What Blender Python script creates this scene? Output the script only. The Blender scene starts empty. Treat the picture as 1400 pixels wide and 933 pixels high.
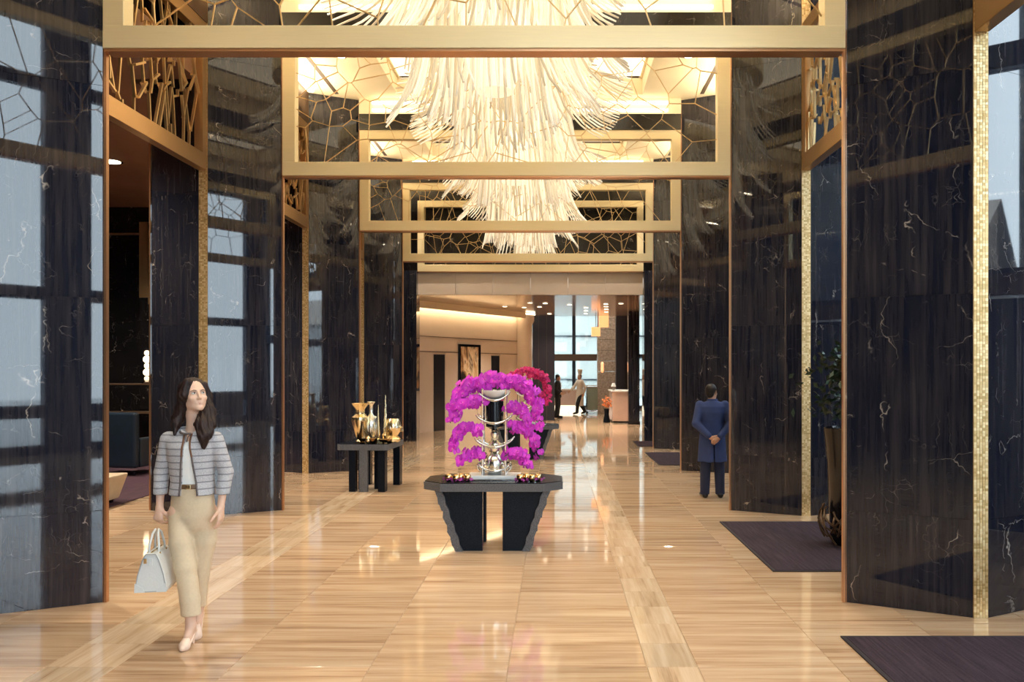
import bpy, math, random
import numpy as np
from mathutils import Vector, Matrix

random.seed(7)
rng = np.random.default_rng(7)
S = bpy.context.scene
COL = S.collection
PI = math.pi
R = math.radians
K = 1120 / 1548       # depths below are written in survey units; K turns them into metres

# ------------------------------------------------------------------ camera
cam_d = bpy.data.cameras.new('camera')
cam = bpy.data.objects.new('camera', cam_d)
COL.objects.link(cam)
cam.location = (0, 0, 1.9)
cam.rotation_euler = (R(90), 0, 0)
cam_d.sensor_width = 36
cam_d.lens = 1120 / 1400 * 36
cam_d.shift_x = -59 / 1400
cam_d.shift_y = 38.5 / 1400
cam_d.clip_end = 300
S.camera = cam

# ------------------------------------------------------------------ world, exposure
SKY = 5.0
w = bpy.data.worlds.new('overcast_sky')
w.use_nodes = True
bg = w.node_tree.nodes['Background']
bg.inputs[0].default_value = (0.80, 0.90, 1.0, 1)
bg.inputs[1].default_value = SKY
S.world = w
S.view_settings.view_transform = 'Standard'
S.view_settings.look = 'None'
S.view_settings.exposure = 0.76
S.view_settings.gamma = 1.0
S.view_settings.use_curve_mapping = False
S.cycles.max_bounces = 8
S.cycles.diffuse_bounces = 4
S.cycles.glossy_bounces = 4
S.cycles.transparent_max_bounces = 16
S.cycles.sample_clamp_indirect = 6.0
S.cycles.caustics_reflective = False
S.cycles.caustics_refractive = False


def spot(name, loc, power, color=(1.0, 0.87, 0.70), ang=95, size=0.06, tgt=None):
    d = bpy.data.lights.new(name, 'SPOT')
    d.energy = power
    d.color = color
    d.spot_size = R(ang)
    d.spot_blend = 0.6
    d.shadow_soft_size = size
    o = bpy.data.objects.new(name, d)
    loc = (loc[0], loc[1] * K, loc[2])
    o.location = loc
    if tgt is not None:
        o.rotation_euler = (Vector((tgt[0], tgt[1] * K, tgt[2])) - Vector(loc)).to_track_quat('-Z', 'Y').to_euler()
    COL.objects.link(o)
    return o


def area(name, loc, rot, sx, sy, power, color, portal=False):
    d = bpy.data.lights.new(name, 'AREA')
    d.shape = 'RECTANGLE'
    d.size, d.size_y = sx, sy
    d.energy = power
    d.color = color
    if portal:
        d.cycles.is_portal = True
    o = bpy.data.objects.new(name, d)
    o.location = loc
    o.rotation_euler = rot
    COL.objects.link(o)
    return o


# sky portals in the window openings (right facade, entrance wall behind the viewer, far facade)
area('window_portal', (7.6, 7.7, 4.3), (0, R(90), 0), 8.4, 27.4, 1, (1, 1, 1), True)
area('window_portal', (3.3, -6.25, 5.0), (R(90), 0, 0), 9.2, 10.0, 1, (1, 1, 1), True)
area('window_portal', (1.5, 39.5, 3.6), (R(-90), 0, 0), 9.0, 7.0, 1, (1, 1, 1), True)

# lamps of the room: recessed ceiling lights over every bay
AISLE_W = 230       # watts of each aisle downlight
ATRIUM_FILL_W = 300  # watts of each added fill light in the atrium
COVE_W = 38         # watts of each uplight in the side coves
BAYS = [(3.24, 9.24), (9.24, 15.25), (15.25, 21.25), (21.25, 27.24), (27.24, 30.3)]
AX = -0.654          # aisle centre line
ROWS = [3.24, 9.24, 15.25, 21.25, 27.24]


# ------------------------------------------------------------------ node materials
class NT:
    def __init__(s, name):
        s.m = bpy.data.materials.new(name)
        s.m.use_nodes = True
        s.t = s.m.node_tree
        s.b = s.t.nodes['Principled BSDF']

    def n(s, typ, **kw):
        nd = s.t.nodes.new(typ)
        for k, v in kw.items():
            if k.startswith('i_'):
                key = k[2:]
                key = int(key) if key.isdigit() else key.replace('_', ' ')
                if hasattr(v, 'is_output') or isinstance(v, bpy.types.NodeSocket):
                    s.t.links.new(v, nd.inputs[key])
                else:
                    nd.inputs[key].default_value = v
            else:
                setattr(nd, k, v)
        return nd

    def link(s, a, b):
        s.t.links.new(a, b)

    def math(s, op, a, b=None, c=None, clamp=False):
        nd = s.t.nodes.new('ShaderNodeMath')
        nd.operation = op
        nd.use_clamp = clamp
        for i, x in enumerate((a, b, c)):
            if x is None:
                continue
            if isinstance(x, bpy.types.NodeSocket):
                s.t.links.new(x, nd.inputs[i])
            else:
                nd.inputs[i].default_value = x
        return nd.outputs[0]

    def vmath(s, op, a, b=None):
        nd = s.t.nodes.new('ShaderNodeVectorMath')
        nd.operation = op
        for i, x in enumerate((a, b)):
            if x is None:
                continue
            if isinstance(x, bpy.types.NodeSocket):
                s.t.links.new(x, nd.inputs[i])
            else:
                nd.inputs[i].default_value = x
        return nd.outputs[0]

    def ramp(s, fac, stops, interp='LINEAR'):
        nd = s.t.nodes.new('ShaderNodeValToRGB')
        nd.color_ramp.interpolation = interp
        el = nd.color_ramp.elements
        while len(el) < len(stops):
            el.new(0.5)
        for e, (p, c) in zip(el, stops):
            e.position = p
            e.color = (*c, 1) if len(c) == 3 else c
        s.t.links.new(fac, nd.inputs[0])
        return nd.outputs[0]

    def mix(s, fac, a, b):
        nd = s.t.nodes.new('ShaderNodeMix')
        nd.data_type = 'RGBA'
        for key, x in ((0, fac), (6, a), (7, b)):
            if isinstance(x, bpy.types.NodeSocket):
                s.t.links.new(x, nd.inputs[key])
            elif key == 0:
                nd.inputs[0].default_value = x
            else:
                nd.inputs[key].default_value = (*x, 1)
        return nd.outputs[2]

    def noise(s, vec, scale, detail=3, rough=0.55, dist=0.0):
        nd = s.n('ShaderNodeTexNoise')
        nd.inputs['Scale'].default_value = scale
        nd.inputs['Detail'].default_value = detail
        nd.inputs['Roughness'].default_value = rough
        nd.inputs['Distortion'].default_value = dist
        s.t.links.new(vec, nd.inputs['Vector'])
        return nd

    def base(s, x):
        s.setin('Base Color', x)

    def setin(s, key, x):
        if isinstance(x, bpy.types.NodeSocket):
            s.t.links.new(x, s.b.inputs[key])
        elif isinstance(x, tuple) and len(x) == 3 and len(s.b.inputs[key].default_value) == 4:
            s.b.inputs[key].default_value = (*x, 1)
        else:
            s.b.inputs[key].default_value = x

    def bump(s, h, strength=0.2, dist=0.01):
        nd = s.t.nodes.new('ShaderNodeBump')
        nd.inputs['Strength'].default_value = strength
        nd.inputs['Distance'].default_value = dist
        s.t.links.new(h, nd.inputs['Height'])
        s.t.links.new(nd.outputs[0], s.b.inputs['Normal'])


def plain(name, col, rough=0.5, metal=0.0, var=0.08, scale=6.0, bump=0.0, spec=0.5, emit=None, es=0.0):
    t = NT(name)
    tc = t.n('ShaderNodeTexCoord').outputs['Object']
    nz = t.noise(tc, scale, 4).outputs[0]
    lo = tuple(max(0, c * (1 - var)) for c in col)
    hi = tuple(min(1, c * (1 + var)) for c in col)
    t.base(t.ramp(nz, [(0.3, lo), (0.7, hi)]))
    t.setin('Roughness', rough)
    t.setin('Metallic', metal)
    t.setin('Specular IOR Level', spec)
    if bump:
        t.bump(nz, bump, 0.01)
    if emit:
        t.setin('Emission Color', emit)
        t.setin('Emission Strength', es)
    return t.m


def marble_dark(name, streak=(7, 7, 0.35), a=(0.006, 0.009, 0.022), b=(0.044, 0.040, 0.047), rough=0.012, ior=1.62):
    t = NT(name)
    pos = t.n('ShaderNodeNewGeometry').outputs['Position']
    rnd = t.n('ShaderNodeObjectInfo').outputs['Random']
    off = t.vmath('MULTIPLY', t.n('ShaderNodeCombineXYZ', i_0=rnd, i_1=rnd, i_2=rnd).outputs[0], (3.1, 1.7, 5.3))
    p = t.vmath('ADD', pos, off)
    ps = t.vmath('MULTIPLY', p, streak)
    n1 = t.noise(ps, 2.2, 5, 0.65, 0.4).outputs[0]
    n2 = t.noise(t.vmath('MULTIPLY', p, (34, 34, 1.2)), 1.0, 3, 0.6).outputs[0]
    n3 = t.noise(p, 0.9, 3).outputs[0]
    f = t.math('ADD', t.math('MULTIPLY', n1, 0.45), t.math('ADD', t.math('MULTIPLY', n2, 0.42), t.math('MULTIPLY', n3, 0.22)))
    base = t.ramp(f, [(0.42, a), (0.56, tuple((x + y) * 0.4 for x, y in zip(a, b))), (0.70, b)])
    # veins
    warp = t.noise(p, 2.6, 4, 0.6).outputs[1]
    pw = t.vmath('ADD', p, t.vmath('MULTIPLY', warp, (0.35, 0.35, 0.35)))
    pw = t.vmath('MULTIPLY', pw, (1.0, 1.0, 0.8))

    def vein(st, scale, width, lo, hi, msc):
        v = t.n('ShaderNodeTexVoronoi', feature='DISTANCE_TO_EDGE')
        v.inputs['Scale'].default_value = scale
        t.link(t.vmath('MULTIPLY', pw, st), v.inputs['Vector'])
        line = t.ramp(v.outputs['Distance'], [(0.0, (1, 1, 1)), (width, (0, 0, 0))])
        msk = t.ramp(t.noise(p, msc, 3, 0.6).outputs[0], [(lo, (0, 0, 0)), (hi, (1, 1, 1))])
        return t.math('MULTIPLY', line, msk)
    v1 = vein((1.6, 1.6, 0.30), 1.0, 0.005, 0.55, 0.64, 2.6)
    v2 = vein((0.8, 0.8, 2.4), 1.7, 0.0075, 0.57, 0.65, 3.4)
    v3 = vein((1.0, 1.0, 1.3), 6.0, 0.016, 0.56, 0.70, 3.2)
    v4 = vein((5.0, 5.0, 0.35), 1.6, 0.02, 0.56, 0.72, 2.8)
    vv = t.math('ADD', t.math('ADD', v1, t.math('MULTIPLY', v4, 0.30)), t.math('ADD', t.math('MULTIPLY', v2, 0.75), t.math('MULTIPLY', v3, 0.28)), clamp=True)
    t.base(t.mix(vv, base, (0.42, 0.37, 0.32)))
    t.setin('Roughness', t.ramp(n2, [(0.3, (rough,) * 3), (0.75, (rough + 0.022,) * 3)]))
    t.setin('IOR', ior)
    return t.m


def floor_mat(name, along_x=True):
    t = NT(name)
    pos = t.n('ShaderNodeNewGeometry').outputs['Position']
    rnd = t.n('ShaderNodeObjectInfo').outputs['Random']
    att = t.n('ShaderNodeAttribute', attribute_name='tile_rand').outputs['Fac']
    rr = t.math('ADD', rnd, att)
    off = t.vmath('MULTIPLY', t.n('ShaderNodeCombineXYZ', i_0=rr, i_1=rr, i_2=rr).outputs[0], (17.0, 9.0, 4.0))
    p = t.vmath('ADD', pos, off)
    sc = (0.55, 9.0, 1.0) if along_x else (9.0, 0.55, 1.0)
    n1 = t.noise(t.vmath('MULTIPLY', p, sc), 1.2, 5, 0.62, 0.25).outputs[0]
    sc2 = (1.2, 46.0, 1.0) if along_x else (46.0, 1.2, 1.0)
    n2 = t.noise(t.vmath('MULTIPLY', p, sc2), 1.0, 3, 0.6).outputs[0]
    f = t.math('ADD', t.math('MULTIPLY', n1, 0.7), t.math('MULTIPLY', n2, 0.3))
    if along_x:
        st = [(0.33, (0.31, 0.185, 0.105)), (0.43, (0.51, 0.33, 0.20)), (0.54, (0.62, 0.44, 0.285)), (0.70, (0.71, 0.55, 0.39))]
    else:
        st = [(0.32, (0.42, 0.27, 0.16)), (0.45, (0.62, 0.45, 0.29)), (0.65, (0.75, 0.59, 0.43))]
    c = t.ramp(f, st)
    br = t.ramp(t.math('FRACT', t.math('MULTIPLY', rr, 7.31)), [(0, (0.84, 0.84, 0.84)), (1, (1.08, 1.06, 1.04))])
    mx = t.t.nodes.new('ShaderNodeMix')
    mx.data_type = 'RGBA'
    mx.blend_type = 'MULTIPLY'
    mx.inputs[0].default_value = 1
    t.link(c, mx.inputs[6])
    t.link(br, mx.inputs[7])
    t.base(mx.outputs[2])
    t.setin('Roughness', t.ramp(n1, [(0.3, (0.035,) * 3), (0.7, (0.065,) * 3)]))
    t.setin('IOR', 1.6)
    big = t.noise(pos, 1.4, 2).outputs[0]
    t.bump(big, 0.03, 0.01)
    return t.m


def gold(name, col=(0.80, 0.60, 0.30), rough=0.32, metal=0.85):
    t = NT(name)
    tc = t.n('ShaderNodeTexCoord').outputs['Object']
    nz = t.noise(t.vmath('MULTIPLY', tc, (1, 30, 30)), 3.0, 3).outputs[0]
    t.base(t.ramp(nz, [(0.3, tuple(c * 0.95 for c in col)), (0.7, col)]))
    t.setin('Metallic', metal)
    t.setin('Roughness', rough)
    return t.m


def emis(name, col, st):
    t = NT(name)
    t.base((0.8, 0.8, 0.8))
    t.setin('Emission Color', col)
    t.setin('Emission Strength', st)
    return t.m


def glass_pane(name, tint=(0.93, 0.97, 0.98)):
    m = bpy.data.materials.new(name)
    m.use_nodes = True
    t = m.node_tree
    t.nodes.remove(t.nodes['Principled BSDF'])
    tr = t.nodes.new('ShaderNodeBsdfTransparent')
    tr.inputs[0].default_value = (*tint, 1)
    gl = t.nodes.new('ShaderNodeBsdfGlossy')
    gl.inputs['Roughness'].default_value = 0.02
    lw = t.nodes.new('ShaderNodeLayerWeight')
    lw.inputs[0].default_value = 0.5
    pw = t.nodes.new('ShaderNodeMath')
    pw.operation = 'POWER'
    t.links.new(lw.outputs['Facing'], pw.inputs[0])
    pw.inputs[1].default_value = 5.0
    fr = t.nodes.new('ShaderNodeMath')
    fr.operation = 'MULTIPLY_ADD'
    t.links.new(pw.outputs[0], fr.inputs[0])
    fr.inputs[1].default_value = 0.9
    fr.inputs[2].default_value = 0.04
    mx = t.nodes.new('ShaderNodeMixShader')
    t.links.new(fr.outputs[0], mx.inputs[0])
    t.links.new(tr.outputs[0], mx.inputs[1])
    t.links.new(gl.outputs[0], mx.inputs[2])
    t.links.new(mx.outputs[0], t.nodes['Material Output'].inputs[0])
    return m


def clear_glass(name, tint=(1, 0.97, 0.92)):
    t = NT(name)
    t.base(tint)
    t.setin('Transmission Weight', 1.0)
    t.setin('Roughness', 0.02)
    t.setin('IOR', 1.45)
    return t.m


def mosaic_mat():
    t = NT('gold_mosaic')
    f = t.n('ShaderNodeNewGeometry').outputs['Random Per Island']
    t.base(t.ramp(f, [(0.05, (0.52, 0.33, 0.12)), (0.5, (0.74, 0.52, 0.24)), (0.95, (0.92, 0.74, 0.42))]))
    t.setin('Metallic', 0.5)
    t.setin('Roughness', 0.32)
    return t.m


def carpet_mat(name, c1, c2, rib=True):
    t = NT(name)
    pos = t.n('ShaderNodeTexCoord').outputs['Object']
    n = t.noise(t.vmath('MULTIPLY', pos, (55, 2.0, 1)), 1.0, 3).outputs[0]
    n2 = t.noise(pos, 90, 2).outputs[0]
    f = t.math('ADD', t.math('MULTIPLY', n, 0.7), t.math('MULTIPLY', n2, 0.3))
    t.base(t.ramp(f, [(0.35, c1), (0.65, c2)]))
    t.setin('Roughness', 0.9)
    t.setin('Specular IOR Level', 0.2)
    t.bump(f, 0.5, 0.006)
    return t.m


def tweed_mat():
    t = NT('tweed')
    pos = t.n('ShaderNodeTexCoord').outputs['Object']
    x, y, z = t.n('ShaderNodeSeparateXYZ', i_0=pos).outputs[:3]
    wob = t.noise(pos, 6, 2).outputs[0]
    zz = t.math('ADD', z, t.math('MULTIPLY', wob, 0.012))

    def stripes(s, period, lo, hi):
        fr = t.math('FRACT', t.math('DIVIDE', s, period))
        tri = t.math('ABSOLUTE', t.math('SUBTRACT', fr, 0.5))
        return t.ramp(tri, [(lo, (1, 1, 1)), (hi, (0, 0, 0))])
    s1 = stripes(zz, 0.046, 0.06, 0.13)
    s2 = stripes(x, 0.05, 0.03, 0.08)
    n = t.noise(t.vmath('MULTIPLY', pos, (160, 160, 220)), 1, 2).outputs[0]
    c = t.ramp(n, [(0.3, (0.34, 0.34, 0.37)), (0.7, (0.60, 0.60, 0.63))])
    c = t.mix(t.math('MULTIPLY', s2, 0.22), c, (0.45, 0.45, 0.52))
    c = t.mix(t.math('MULTIPLY', s1, 0.8), c, (0.15, 0.15, 0.17))
    t.base(c)
    t.setin('Roughness', 0.9)
    t.bump(n, 0.4, 0.004)
    return t.m


def hair_mat(name, a, b, sc=(90, 90, 5)):
    t = NT(name)
    pos = t.n('ShaderNodeTexCoord').outputs['Object']
    n = t.noise(t.vmath('MULTIPLY', pos, sc), 1, 3).outputs[0]
    t.base(t.ramp(n, [(0.3, a), (0.7, b)]))
    t.setin('Roughness', 0.5)
    t.setin('Specular IOR Level', 0.3)
    t.bump(n, 0.5, 0.006)
    return t.m


def skin_mat(name, c):
    t = NT(name)
    pos = t.n('ShaderNodeTexCoord').outputs['Object']
    n = t.noise(pos, 14, 3).outputs[0]
    t.base(t.ramp(n, [(0.3, tuple(x * 0.92 for x in c)), (0.7, c)]))
    t.setin('Roughness', 0.5)
    t.setin('Subsurface Weight', 0.08)
    t.setin('Subsurface Radius', (0.02, 0.008, 0.004))
    return t.m


def orchid_mat(name, deep, mid, core):
    t = NT(name)
    pos = t.n('ShaderNodeTexCoord').outputs['Object']
    ln = t.n('ShaderNodeVectorMath', operation='LENGTH')
    t.link(pos, ln.inputs[0])
    rnd = t.n('ShaderNodeObjectInfo').outputs['Random']
    c = t.ramp(ln.outputs['Value'], [(0.004, core), (0.014, mid), (0.040, deep)])
    hs = t.n('ShaderNodeHueSaturation')
    t.link(c, hs.inputs['Color'])
    t.link(t.math('ADD', t.math('MULTIPLY', rnd, 0.03), 0.485), hs.inputs['Hue'])
    t.link(t.math('ADD', t.math('MULTIPLY', rnd, 0.5), 0.75), hs.inputs['Value'])
    t.base(hs.outputs[0])
    t.setin('Roughness', 0.55)
    return t.m


def art_mat():
    t = NT('abstract_art')
    pos = t.n('ShaderNodeTexCoord').outputs['Object']
    n = t.noise(t.vmath('MULTIPLY', pos, (1.6, 1.6, 0.7)), 1.1, 3, 0.55, 2.0).outputs[0]
    t.base(t.ramp(n, [(0.30, (0.03, 0.02, 0.015)), (0.41, (0.45, 0.24, 0.09)), (0.5, (0.75, 0.58, 0.38)), (0.58, (0.12, 0.07, 0.04)), (0.66, (0.8, 0.66, 0.48)), (0.8, (0.35, 0.2, 0.1))]))
    t.setin('Roughness', 0.4)
    return t.m


def granite_mat(name, c=(0.05, 0.055, 0.065), rough=0.45, spec=0.5):
    t = NT(name)
    pos = t.n('ShaderNodeNewGeometry').outputs['Position']
    n = t.noise(pos, 110, 4, 0.7).outputs[0]
    t.base(t.ramp(n, [(0.35, tuple(x * 0.35 for x in c)), (0.62, c), (0.75, tuple(min(1, x * 3.2) for x in c))]))
    t.setin('Roughness', rough)
    t.setin('Specular IOR Level', spec)
    t.bump(n, 0.5, 0.006)
    return t.m


def foliage_mat(name, c):
    return plain(name, c, 0.5, 0, 0.4, 20)


MT = dict(
    marble=marble_dark('dark_marble'),
    marble_wall=marble_dark('dark_marble_wall', a=(0.004, 0.004, 0.006), b=(0.016, 0.012, 0.010), rough=0.16, ior=1.5),
    core=plain('pillar_core', (0.01, 0.01, 0.012), 0.6),
    floor_x=floor_mat('wood_vein_marble', True),
    floor_y=floor_mat('wood_vein_marble_band', False),
    grout=plain('grout', (0.42, 0.29, 0.18), 0.5),
    gold=gold('satin_gold', (0.84, 0.70, 0.42), 0.38, 0.45),
    gold_deep=gold('bronze_gold', (0.72, 0.44, 0.20), 0.3),
    copper=gold('copper_trim', (0.62, 0.34, 0.18), 0.3),
    mosaic=mosaic_mat(),
    lattice=gold('lattice_gold', (0.74, 0.52, 0.26), 0.3),
    bronze=plain('bronze_panel', (0.14, 0.085, 0.05), 0.35, 0.4),
    cream=plain('cream_ceiling', (0.84, 0.72, 0.50), 0.6, 0, 0.04, 1.5),
    creamwall=plain('cream_panel', (0.60, 0.50, 0.41), 0.3, 0, 0.05, 0.8),
    slot=plain('ceiling_slot', (0.08, 0.05, 0.03), 0.6),
    panel_glow=emis('luminous_ceiling', (1.0, 0.86, 0.62), 1.0),
    strip=emis('cove_strip', (1.0, 0.84, 0.58), 2.6),
    lamp=emis('downlight_glow', (1.0, 0.85, 0.6), 4.0),
    rod=None,
    black=plain('black_lacquer', (0.008, 0.008, 0.012), 0.12),
    granite=granite_mat('split_granite', (0.12, 0.124, 0.138)),
    polished=granite_mat('polished_granite', (0.007, 0.010, 0.017), 0.14, 0.12),
    chrome=plain('chrome', (0.85, 0.85, 0.86), 0.08, 1.0, 0.02),
    white=plain('white_lacquer', (0.85, 0.85, 0.84), 0.25, 0, 0.03),
    glass=clear_glass('clear_glass'),
    pane=glass_pane('window_glass'),
    mullion=plain('window_frame_metal', (0.05, 0.06, 0.08), 0.4, 0.5),
    mat=carpet_mat('entrance_carpet', (0.020, 0.013, 0.020), (0.055, 0.036, 0.050)),
    matedge=plain('mat_edge', (0.02, 0.014, 0.02), 0.8),
    rug=carpet_mat('plum_carpet', (0.045, 0.022, 0.034), (0.085, 0.045, 0.06)),
    leaf=foliage_mat('leaf_green', (0.035, 0.11, 0.03)),
    darkleaf=foliage_mat('dark_leaf', (0.012, 0.04, 0.018)),
    orchid=orchid_mat('magenta_orchid', (0.62, 0.022, 0.60), (0.80, 0.06, 0.70), (0.9, 0.55, 0.35)),
    orchid2=orchid_mat('crimson_orchid', (0.62, 0.012, 0.17), (0.78, 0.03, 0.30), (0.9, 0.5, 0.3)),
    goldpot=plain('polished_gold', (1.0, 0.78, 0.46), 0.22, 1.0, 0.06, 12, 0.15),
    silverpot=plain('polished_silver', (1.0, 0.95, 0.84), 0.22, 1.0, 0.06, 12, 0.15),
    bronzepot=plain('dark_bronze', (0.22, 0.13, 0.06), 0.18, 1.0, 0.1, 10),
    tweed=tweed_mat(),
    blouse=plain('white_blouse', (0.90, 0.91, 0.88), 0.7, 0, 0.03),
    trouser=plain('beige_trouser', (0.64, 0.52, 0.36), 0.85, 0, 0.04, 60, 0.1),
    belt=plain('brown_belt', (0.17, 0.09, 0.04), 0.4),
    trim=plain('tweed_braid', (0.12, 0.10, 0.10), 0.8, 0, 0.5, 160),
    trim2=plain('brown_braid', (0.16, 0.07, 0.035), 0.7, 0, 0.3, 160),
    skin=skin_mat('skin_light', (0.76, 0.50, 0.37)),
    skin2=skin_mat('skin_tan', (0.58, 0.33, 0.22)),
    hair=hair_mat('brunette_hair', (0.006, 0.0035, 0.0035), (0.034, 0.015, 0.012)),
    blackhair=hair_mat('black_hair', (0.006, 0.005, 0.006), (0.022, 0.018, 0.018), (60, 60, 60)),
    shoe=plain('nude_leather', (0.80, 0.60, 0.48), 0.2),
    blackshoe=plain('black_leather', (0.01, 0.01, 0.013), 0.25),
    coat=plain('navy_coat', (0.028, 0.052, 0.165), 0.85, 0, 0.12, 8),
    navytr=plain('navy_trouser', (0.016, 0.024, 0.065), 0.85, 0, 0.1),
    suit=plain('charcoal_suit', (0.010, 0.011, 0.016), 0.8, 0, 0.1),
    chefwhite=plain('chef_cotton', (0.72, 0.66, 0.58), 0.85, 0, 0.03),
    bag=plain('pale_grey_leather', (0.66, 0.68, 0.67), 0.42, 0, 0.03, 80, 0.06),
    bagtrim=plain('bag_piping', (0.36, 0.38, 0.38), 0.5),
    lips=plain('lips', (0.55, 0.17, 0.14), 0.35),
    brow=plain('eyebrow', (0.03, 0.018, 0.014), 0.8),
    eye=plain('eye_white', (0.80, 0.78, 0.75), 0.15, 0, 0.02),
    iris=plain('eye_iris', (0.06, 0.03, 0.015), 0.1),
    lounge_ceil=plain('lounge_ceiling', (0.34, 0.18, 0.12), 0.22, 0, 0.1, 0.7),
    navy_leather=plain('navy_leather', (0.014, 0.024, 0.040), 0.3, 0, 0.1),
    plum=plain('plum_velvet', (0.12, 0.02, 0.035), 0.8),
    beige_up=plain('beige_fabric', (0.50, 0.40, 0.28), 0.85),
    darkdoor=plain('dark_doorway', (0.012, 0.014, 0.022), 0.3),
    darkwall=plain('dark_timber', (0.016, 0.010, 0.014), 0.35),
    stone=plain('grey_stone', (0.40, 0.33, 0.27), 0.5, 0, 0.35, 14, 0.3),
    desk=plain('pink_marble', (0.60, 0.42, 0.34), 0.25, 0, 0.06, 3),
    amber=emis('amber_glow', (1.0, 0.34, 0.10), 0.9),
    outside=plain('pale_paving', (0.55, 0.56, 0.56), 0.7),
    cartgreen=plain('cart_panel', (0.22, 0.25, 0.17), 0.3),
    screen=plain('frosted_pane', (0.55, 0.60, 0.58), 0.35),
    art=art_mat(),
    petal=plain('purple_petals', (0.36, 0.03, 0.33), 0.6),
    cupgold=plain('gold_cup', (0.9, 0.62, 0.3), 0.1, 1.0),
)


def rod_mat():
    t = NT('glowing_glass_rod')
    rnd = t.n('ShaderNodeObjectInfo').outputs['Random']
    isl = t.n('ShaderNodeNewGeometry').outputs['Random Per Island']
    n = t.math('FRACT', t.math('ADD', isl, rnd))
    t.base(t.ramp(n, [(0.1, (0.70, 0.58, 0.38)), (0.9, (0.95, 0.89, 0.74))]))
    t.setin('Roughness', 0.15)
    t.setin('Emission Color', (1.0, 0.90, 0.68))
    t.setin('Emission Strength', t.ramp(n, [(0.1, (0.12,) * 3), (0.9, (0.36,) * 3)]))
    return t.m


MT['rod'] = rod_mat()
MT['core_glow'] = emis('chandelier_core', (1.0, 0.84, 0.55), 0.5)


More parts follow.
